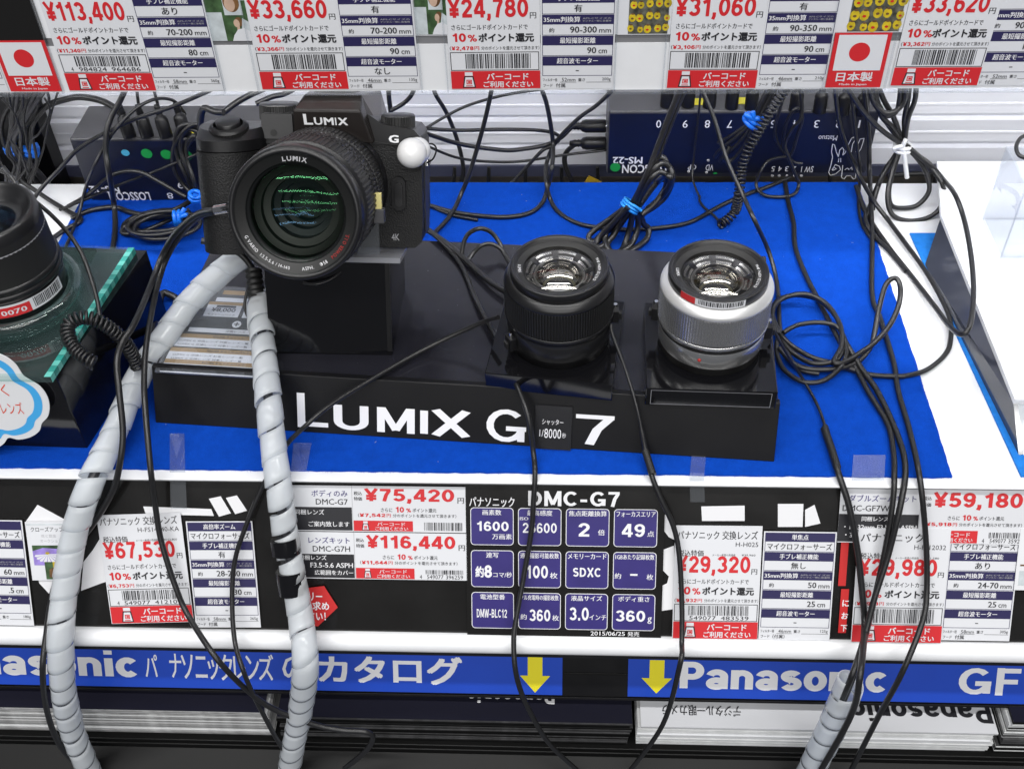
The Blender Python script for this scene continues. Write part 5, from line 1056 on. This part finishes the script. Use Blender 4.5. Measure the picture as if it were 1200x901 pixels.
cable('straight black cable from the long switch box down over the ¥29,980 card', '1012,100,y290 1018,160,y285 1019,200,z14 1022,275,z4 1022,345,z3.5 1031,372,z3.5 1047,424,z3.5 1053,460,z3.5 1066,505,z3.5 1078,561,z4 1085,633,p6 1086,690,p6 1081,728,p11 1057,788,y-72 1030,838,y-74 996,905,y-76', 1.75)
cable('black cable dropping beside the silver lens into the coiled loops', '820,100,y250 837,140,y240 851,185,y225 871,230,y205 884,258,z44 898,288,z20 907,315,z9 912,345,z4 914,384,z4 922,411,z5 935,432,z4 960,438,z5', 1.5)
cable('black cable from the long switch box across the felt through the coiled loops', '920,214,z3 924,238,z3 930,262,z3.5 932,290,z3.5 944,322,z3.5 958,350,z3.5 976,385,z6 985,402,z6 1000,428,z5', 1.75)
cable('coiled black cable in round loops on the felt right of the silver lens', '1060,441,z3.5 1020,439,z4 985,428,z5 950,418,z6 922,400,z7 908,378,z8 906,360,z8 915,350,z8 935,346,z9 960,352,z9 980,372,z9 988,398,z9 985,416,z8 975,424,z8 950,425,z7 925,410,z6 914,395,z6 910,410,z5 918,432,z5 940,447,z5 965,446,z6 985,430,z8 992,410,z9 983,385,z10 962,378,z10 935,381,z10 918,390,z10', 1.6)
cable('black cable loop standing up over the right edge of the felt', '912,392,z8 905,375,z9 908,358,z10 922,348,z10 945,345,z11 968,356,z11 984,380,z11 986,405,z10 977,424,z9 990,424,z9 1010,412,z9 1024,402,z10 1042,382,z14 1053,358,z22 1055,336,z26 1049,326,z28 1038,334,z26 1030,362,z16 1025,389,z10 1020,407,z7 1002,426,z6 971,433,z6 935,429,z6 913,408,z7', 1.7)
cable('black cable sweeping from the loops over the white counter to the grey display side', '978,428,z4 993,432,z4 1020,439,z3.5 1053,441,z3.2 1080,436,z2.5 1098,425,z2 1110,412,z2 1114,398,z3 1114,378,z4 1106,356,z5 1086,320,z4 1060,284,z3 1040,257,z4 1025,237,z10 1003,198,y285 985,150,y280 978,100,y270', 1.6)
cable('black cable in a long arc over the white counter up to the white tie', '1003,218,z8 1015,250,z3 1040,288,z2.2 1070,326,z2.2 1096,360,z6 1110,379,z13 1126,392,z22 1137,380,z27 1141,342,z29 1138,300,z29 1130,258,z30 1119,228,z36 1105,210,y262 1090,193,y268 1074,181,y272 1060,169,y275', 1.7)
GT = 'looped cables hanging from the white tie'
for k, sp in enumerate(('1062,172,y274 1082,196,y270 1089,222,y262 1076,240,y258 1058,244,y256 1044,240,y256 1042,220,y262 1050,190,y270 1057,170,y274', '1064,172,y272 1090,196,y268 1104,215,y258 1106,238,y250 1090,254,y246 1066,259,y244 1046,252,y246 1040,230,y254 1046,200,y266 1056,172,y274',
                        '1058,174,y276 1038,198,y274 1025,232,y262 1024,252,y256 1036,266,y250 1056,268,y246 1080,260,y248 1100,246,y254 1107,224,y262 1090,196,y268 1064,172,y274', '1055,172,y276 1044,190,y274 1030,214,y268 1020,240,y262 1014,256,z6 1022,274,z3 1040,292,z2.2 1062,318,z2.2')):
    cable('black cable loop hanging below the white tie in front of the back wall', sp, 1.75, group=GT)
GU = 'cables rising from the white tie to the upper rail'
for sp in ('1057,168,y275 1040,145,y276 1026,122,y278 1017,98,y280', '1057,166,y277 1048,140,y277 1036,118,y278 1028,98,y280', '1060,168,y275 1064,140,y276 1072,118,y277 1074,98,y278', '1061,166,y277 1060,140,y277 1064,118,y278 1066,98,y279', '1018,98,y272 1024,120,y271 1036,132,y270 1050,130,y270 1060,118,y271 1062,98,y272', '1022,98,y274 1030,124,y273 1040,136,y272 1052,128,y272 1056,98,y273', '1058,170,y276 1046,150,y275 1032,134,y274 1024,98,y274'):
    cable('black cable rising from the white tie to behind the ¥33,620 card', sp, 1.9, group=GU)
# middle bundle with the blue tie
GM = 'cable strands gathered by the blue tie between the lenses'
for sp in ('800,98,y225 783,140,y222 768,180,y218 756,210,y214 741,238,z34 722,262,z14 703,280,z5 694,292,z5', '804,100,y228 786,144,y224 771,184,y220 758,212,y216 744,240,z32 728,262,z14 714,282,z6 705,298,z4',
           '746,240,z32 763,205,y214 774,192,y216 784,196,y217 788,210,y214 780,230,z34 764,244,z28 752,250,z26', '744,242,z30 762,212,y212 772,202,y214 781,206,y215 780,220,z42 768,238,z32 752,252,z26', '742,240,z33 760,200,y216 770,186,y220 778,186,y220 782,196,y218',
           '735,242,z32 716,256,z20 699,268,z12 690,277,z8 694,284,z6 706,276,z8 722,260,z16 738,246,z30', '742,248,z28 738,268,z14 733,284,z6 728,294,z4 719,297,z4 711,288,z6 709,276,z9 716,260,z17 732,248,z28', '748,244,z28 754,262,z14 760,268,z9 758,280,z5 746,290,z4 732,298,z3.5 722,302,z3.5', '736,243,z35 718,262,z20 704,276,z10 698,286,z6 700,296,z5', '750,240,z33 770,214,z30 782,206,y214 786,214,y213 776,230,z36 758,246,z28', '745,247,z27 748,262,z16 744,278,z8 736,290,z5 726,296,z4', '738,246,z30 726,264,z15 716,280,z7 702,290,z5 697,287,z6'):
    cable('black cable strand gathered by the blue tie between the two prime lenses', sp, 2.15, group=GM)
def tie(label, px, py, mode, r, axis, m, tails=((1, 0, .3), (.6, .3, -1)), w=1.0, turns=2):
    c = path('%g,%g,%s' % (px, py, mode))[0]; a = Vector(axis).normalized(); n = a.orthogonal().normalized(); b = a.cross(n); mb = MB()
    for k in range(turns): mb.tube([c + a * (k * 2.0 * w - turns * w) + n * (r * math.cos(t * PI / 12)) + b * (r * math.sin(t * PI / 12)) for t in range(25)], w, m, 8)
    f = (CAM - c).normalized() * r
    for t in tails: mb.tube(catmull([c + f, c + f * 1.15 + Vector(t) * 3, c + f * 1.05 + Vector(t) * 7 + Vector((0, 0, -1))], 5), w * 1.1, m, 8)
    o = mb.build('cable_tie'); tag(o, label, 'cable tie'); return o
tie('light blue wire tie around the cable bundle between the two prime lenses', 740, 240, 'z32', 6.4, (.55, .3, .75), mat('tie_light_blue', (.02, .26, .75), .35), ((1, 0, -.6),), 1.0, 3)
tie('white plastic tie around the hanging cables at the right', 1058, 171, 'y275', 5.4, (0, .1, 1), tiewhite, ((1.1, -.5, -3.4), (.2, .1, .9), (-.9, 0, -.2)), 1.5, 2)
tie('blue wire tie on the cables in front of the long switch box', 883, 140, 'y268', 5.5, (.6, 0, .8), tiepaint, ((-1, 0, .7), (.9, 0, .2), (-.2, 0, 1)), 1.7, 2)
tie('blue wire tie on the cable coil lying left of the camera', 211, 255, 'z14', 4.5, (1, .2, 0), tiepaint, ((.9, 0, .5), (-.6, 0, -.9), (.6, .4, 1)), 1.6, 2)
tie('blue wire tie close to the camera grip in front of the left switch box', 229, 228, 'y240', 4.0, (.3, 0, 1), tiepaint, ((-.5, 0, -.8),), 1.5, 2)
tie('blue wire tie on the shelf post cables, the left of two', 15, 172, 'y318', 6, (0, 0, 1), tiepaint, ((.6, 0, .8), (-.7, 0, -.4)), 1.7, 2)
tie('blue wire tie on the shelf post cables, the right of two', 36, 174, 'y314', 5, (.3, 0, 1), tiepaint, ((.3, 0, -1), (.9, 0, .6)), 1.9, 2)
GB = 'cable strands gathered by the blue tie before the long switch box'
for sp in ('908,98,y266 896,120,y266 884,142,y266 862,162,y270 844,176,y276 838,184,y280', '906,98,y264 893,122,y265 885,143,y265 866,168,y268 850,182,y272 844,190,y274', '903,98,y266 890,124,y267 882,142,y267 860,158,y272 842,168,y280', '910,98,y264 898,124,y264 886,144,y264 872,172,y266 858,188,y268 849,186,y268 856,172,y270', '912,98,y266 898,126,y266 888,146,y266 880,168,y266 870,184,y268'):
    cable('black cable strand gathered by the blue tie before the long switch box', sp, 1.7, group=GB)
cable('black cable hanging in two loops with a knot before the long switch box', '936,98,y284 940,124,y282 938,140,y280 928,152,y280 920,170,y280 924,184,y278 930,200,z20 936,216,z8 930,228,z4 912,231,z3.5 894,228,z4 886,216,z8 892,200,z18 902,188,y286 922,184,y284', 1.3)
cable('black cable loop before the digits of the long switch box', '922,98,y290 914,128,y288 908,150,y288 912,170,y288 926,182,y288 934,160,y288 940,140,y287 936,128,y286 928,132,y286 920,150,y287 918,176,y288 930,190,y288 940,192,y288', 1.3)
cable('thin black cable hanging straight before the figure 9 of the long switch box', '822,98,y296 818,140,y296 813,185,y294 812,210,z8 820,232,z3', .8)
# spring cables
def spring(label, spec, R, r, pitch, n=10):
    P = catmull(path(spec), 24); pts = []; th = 0.0; nrm = (P[1] - P[0]).orthogonal().normalized()
    for i in range(len(P) - 1):
        t = (P[i + 1] - P[i]); Ls = t.length
        if Ls < 1e-6: continue
        t.normalize(); nrm = (nrm - t * nrm.dot(t)).normalized(); b = t.cross(nrm); k = max(1, int(Ls / pitch * n)); 
        for j in range(k):
            f = j / k; a = th + 2 * PI * Ls / pitch * f; pts.append(P[i].lerp(P[i + 1], f) + nrm * (R * math.cos(a)) + b * (R * math.sin(a)))
        th += 2 * PI * Ls / pitch
    mb = MB(); mb.tube(pts, r, cablemat, 6); o = mb.build('spring_cable'); tag(o, label, 'spring cable')
spring('black spring cable curling over the green glass edge at the left', '111,426,z66 101,420,z68 88,409,z70 80,394,z73 81,380,z76 92,373,z78 106,373,z77 120,379,z73 134,389,z66 147,402,z56 156,418,z44 162,432,z34', 3.5, 1.0, 2.5)
spring('long black spring cable hanging before the long switch box down to the felt', '926,96,y262 914,114,y260 902,132,y258 888,156,y254 876,178,y250 869,200,y246 866,226,z30 862,246,z12 852,258,z6 843,263,z5', 3.0, .95, 3.0)
cable('thin straight cable end of the long spring cable on the felt', '844,262,z4.5 838,254,z4 826,244,z3 820,236,z3 820,230,z3', .9)
cable('corrugated black cable end between the left box and the display base', '162,430,z30 172,408,z20 183,372,z9 190,345,z6 200,346,z6 210,352,z5', 2.4)
# cables before the wall
cable('black cable from the upper jack plug sweeping left to the camera', '684,147,y318 672,148,y316 658,161,y312 640,170,y308 612,175,y304 587,176,y300 539,169,y290 491,154,y270 470,148,y262', 1.7)
cable('thin black cable leaving the camera and looping at the right before the wall', '470,146,y264 485,149,y272 533,153,y286 587,152,y296 630,153,y304 651,157,y310 655,164,y310 645,172,y308 634,178,y306 612,202,y304 589,226,y300', 1.4)
cable('black cable from the lower jack plug dropping behind the counter', '684,167,y318 672,171,y318 663,180,y318 662,192,y318 668,208,y318 680,228,y318', 2.0)
cable('black cable from the upper rail looping down onto the felt behind the black lens', '726,98,y300 700,123,y302 678,139,y304 652,166,y304 641,190,y300 640,212,z16 645,234,z5 655,249,z3 675,261,z3 697,266,z3.5 730,269,z4 763,268,z3.5 807,261,z3 845,241,z3 872,229,z3 900,219,z3 925,208,z3', 1.6)
cable('ribbed black cable from the upper rail curving left over the felt to the camera', '632,98,y300 640,120,y300 645,145,y300 648,170,y300 647,195,z26 643,215,z12 636,237,z4 622,249,z3 600,254,z3 573,254,z3 533,249,z3 497,239,z4', 1.7)
cable('black cable crossing the wall and falling to the felt right of the camera', '577,98,y280 574,116,y280 567,146,y278 558,178,y274 549,207,z22 541,226,z10 533,244,z5 522,260,z4 508,274,z4', 1.65)
cable('black cable crossing the wall diagonally and going behind the counter', '506,98,y320 511,112,y320 523,132,y322 533,156,y324 540,180,y324 543,200,y322 540,215,y320 534,230,y318', 1.7)
cable('short black cable curving behind the camera dial, the left one', '455,98,y300 456,116,y300 458,132,y300', 1.8); cable('short black cable curving behind the camera dial, the right one', '487,98,y300 482,112,y300 472,122,y300 458,130,y298', 1.7)
cable('black cable loops on the display base edge right of the camera', '497,266,z30 510,276,z33 528,289,z34 545,304,z34 562,320,z34 578,333,z35 604,348,z36', 2.0)
cable('black cable in a high loop left of the black lens', '541,300,z34 543,286,z40 549,274,z46 562,268,z50 575,272,z46 585,284,z40 592,300,z36 604,318,z36', 1.5); cable('black cable in a low loop left of the black lens', '548,306,z34 555,296,z36 564,288,z40 576,286,z40 587,292,z38 595,303,z35 608,320,z35', 1.5)
GH = 'thin cables hanging in the slot behind the counter'
for a, b in ((533, 531), (573, 572), (616, 615), (658, 658), (700, 702), (864, 866), (973, 972)): cable('thin dark cable hanging in the slot behind the felt', '%d,196,y340 %d,228,y338' % (a, b), 1.5, m=rubber, group=GH)
cable('dark cable sagging in the slot behind the white counter at the right', '1040,206,y345 1080,204,y344 1120,208,y344 1160,213,y344 1205,208,y344', 2.0, m=rubber)
GH2 = 'cable pieces hanging in the right end of the slot'
for x in (1091, 1097, 1135, 1178): cable('dark cable piece in the slot behind the white counter at the right', '%d,203,y341 %d,224,y340' % (x, x - 2), 1.8, m=rubber, group=GH2)
mb = MB(); p = uy(694, 215, 325); mb.box(-6, 6, -.4, .4, -5, 5, mat('tag_yellow', (.55, .36, .02), .5)); o = mb.build('cable_tag', M=Matrix.Translation(p * K) @ Matrix.Rotation(.5, 4, 'Y')); tag(o, 'yellow tag in the slot below the long switch box', 'tag')
# cables at the left
cable('thick black cable arching from the shelf post to the first left plug', '24,170,y318 34,148,y316 45,132,y314 60,122,y312 76,117,y310 92,114,y308 110,116,y306 125,121,y302 138,130,y296 145,138,y290', 2.5)
cable('thick black cable hanging before the left switch box down to the felt', '150,98,y262 140,120,y258 131,136,y254 125,155,y248 124,178,y242 128,205,y236 133,235,z14 135,258,z5 134,280,z3.5 131,296,z3', 2.1)
cable('straight black cable slanting from the upper rail down to the left edge', '262,98,y240 240,109,y244 200,126,y252 150,143,y258 97,171,y262 70,198,y256 46,224,y246 30,250,y236', 1.5)
cable('thin shiny cable from the third left plug bending down to the felt', '217,134,y288 210,124,y284 200,117,y278 184,116,y270 168,122,y262 153,133,y256 134,154,y250 120,176,y246 108,200,y240 100,222,z20 92,252,z6 82,278,z4 77,290,z3 75,304,z3', 1.2)
cable('thin cable rising from the second left plug', '163,128,y288 161,112,y290 160,98,y292', 1.2); cable('thin cable rising from the plug beside it to the upper rail', '187,130,y288 182,112,y288 179,98,y288', 1.2)
cable('black cable in a low arc across the front of the left switch box', '80,242,z3 96,233,z10 111,222,y252 126,209,y252 142,202,y252 164,202,y252 186,213,y250 205,224,y248 218,231,y246', 1.7)
cable('black cable lying in a long sag before the left switch box', '84,256,z3 105,247,z3 133,243,z4 150,248,z4 168,252,z5 186,251,z6 209,244,z8 225,234,z16 232,226,z24', 1.9)
cable('thin black cable rising straight across the left switch box', '70,246,z4 100,234,z12 140,217,y254 180,202,y254 216,187,y254 244,176,y252', 1.2)
cable('black cable crossing the white counter patch at the left', '58,282,z3 75,270,z3 95,258,z3 80,248,z3 60,236,z4 36,220,z10 10,204,z20 -10,196,z26', 1.8)
cable('thin black cable arching from the left lens to the green glass edge', '4,196,y190 12,206,y180 24,222,y168 40,235,z110 62,254,z104 82,276,z98 97,300,z90 108,330,z80 114,352,z72 117,370,z66', 1.3)
GC = 'coiled cable rings left of the camera'
for k in range(7):
    c = (186 + (k % 3) * 5, 262 + (k % 2) * 3); rx, ry = 42 - 3 * (k % 4), 15 - 1.6 * (k % 5); z = 3.5 + 2.4 * k
    cable('black cable ring in the flat coil left of the camera', ' '.join('%g,%g,z%g' % (c[0] + rx * math.cos(t * PI / 8 + k), c[1] + ry * math.sin(t * PI / 8 + k) - .12 * (rx * math.cos(t * PI / 8 + k)), z) for t in range(17)), 1.6, group=GC)
cable('black cable end sticking out of the flat coil towards the left', '222,246,z8 190,262,z6 165,272,z5 145,274,z4 146,266,z5 165,260,z8', 1.7)
GL = 'cable loops hanging beside the camera grip'
for sp in ('234,152,y261 222,146,y261 210,150,y259 205,166,y257 208,184,y255 218,206,y251 228,228,y256', '236,158,y259 224,152,y259 214,158,y257 212,176,y255 220,200,y251 230,226,y256', '238,150,y258 228,146,y258 214,156,y257 203,176,y256 204,198,y255 214,216,y254 228,230,y250', '240,156,y260 230,158,y260 222,168,y258 216,186,y257 222,208,y255 230,228,y252', '232,164,y259 226,160,y259 218,170,y257 220,190,y253 228,214,y247 231,232,y252'):
    cable('black cable loop hanging beside the camera grip before the left switch box', sp, 1.6, group=GL)
cable('black cable bending over the camera left shoulder', '262,132,y230 252,131,y232 240,127,y236 236,134,y238 235,150,y240', 2.4)
cable('short black cable rising behind the camera left dial', '262,132,y240 275,122,y246 292,112,y252 310,104,y256', 2.2); cable('short black cable rising behind the viewfinder hump', '300,122,y240 318,114,y246 334,110,y252 352,100,y256', 1.9)
GP_ = 'cables hanging on the shelf post'
rnd = random.Random(12)
for k in range(11):
    x0 = 2 + 5.6 * k; xm = 14 + rnd.uniform(0, 24); x1 = 20 + 5.5 * k + rnd.uniform(-4, 4); y_ = 322 - 1.4 * k
    cable('black cable hanging on the shelf post at the left edge', '%g,98,y%g %g,135,y%g %g,172,y%g %g,205,y%g %g,240,y%g' % (x0, y_, (x0 + xm) / 2 + rnd.uniform(-5, 5), y_ - 2, xm, y_ - 3, (xm + x1) / 2 + 3, y_ - 1, x1, y_), 1.8, m=cablemat if k % 2 else cablegrey, group=GP_)
cable('black cable bowing out from the shelf post at the left edge', '30,112,y316 12,124,y316 3,140,y316 2,160,y315 10,180,y314 20,196,y312 34,222,y308 46,244,y300', 1.7)
cable('black cable looping low at the left edge behind the lens', '-6,178,y312 4,196,y308 18,220,y300 30,236,y292 44,238,y286', 1.7)
# cables at the camera
cable('black cable leaving below the camera into the middle sleeve', '236,282,z78 262,288,z74 282,298,z68 294,312,z62 299,330,z56 302,350,z50', 2.1)
mb = MB(); P = path('297,318,z60 299,334,z56 301,350,z52 303,366,z49'); C_ = catmull(P, 10); mb.tube(C_, [4.4 + (.9 if i % 4 < 2 else 0) - .0 * i for i in range(len(C_))], rubber, 16); o = mb.build('strain_relief'); tag(o, 'ribbed black strain relief at the top of the middle spiral sleeve', 'strain relief')
cable('thin black wire looping beside the strain relief', '296,322,z60 290,340,z52 287,356,z46 290,370,z42 297,374,z42', 1.0)
cable('thin black wire from the grey lens sensor down behind the lens', '438,246,z98 433,258,z94 428,274,z88 420,292,z82 408,310,z78 392,325,z76 372,333,z74 356,332,z72', .9)
cable('black strap loop above the clear acrylic box at the right edge', '1206,158,z95 1196,162,z95 1191,172,z94 1194,182,z92 1204,186,z92', 1.3)
GN = 'thin wires in the tangle at the far left'
rnd = random.Random(31)
for k in range(9):
    y0 = 250 + 4 * k; xa = rnd.uniform(-8, 70); xb = rnd.uniform(0, 52); s = ' '.join('%g,%g,y%g' % (xa + (xb - xa) * t + rnd.uniform(-9, 9), 104 + (240 - 104) * t * rnd.uniform(.8, 1.0) + 12 * math.sin(3 * t + k), y0 + 8) for t in (0, .2, .4, .6, .8, 1))
    cable('thin wire in the tangle before the shelf post and the left switch box', s, rnd.choice((.8, 1.1, 1.3)), group=GN)
cable('thin black cable rising behind the white theft sensor to the upper rail', '500,150,y300 520,138,y306 548,124,y310 590,112,y312 640,104,y314', 1.1)
cable('thin black cable sagging before the wall between camera and long switch box', '498,170,y296 540,186,y304 600,190,y310 660,182,y314 712,176,y316', 1.1)
cable('thin black cable before the right end of the long switch box', '996,98,y288 1000,130,y286 1004,170,y284 1008,205,z10 1006,236,z4 1010,262,z3 1022,282,z2.5', 1.2)
cable('black cable rising from the white tie to the upper rail beside the last plug', '1057,170,y272 1030,150,y268 1008,126,y266 990,98,y266', 1.8)
cable('thin black cable across the felt between camera and lenses', '500,240,z3 530,252,z3 560,258,z3', 1.2)
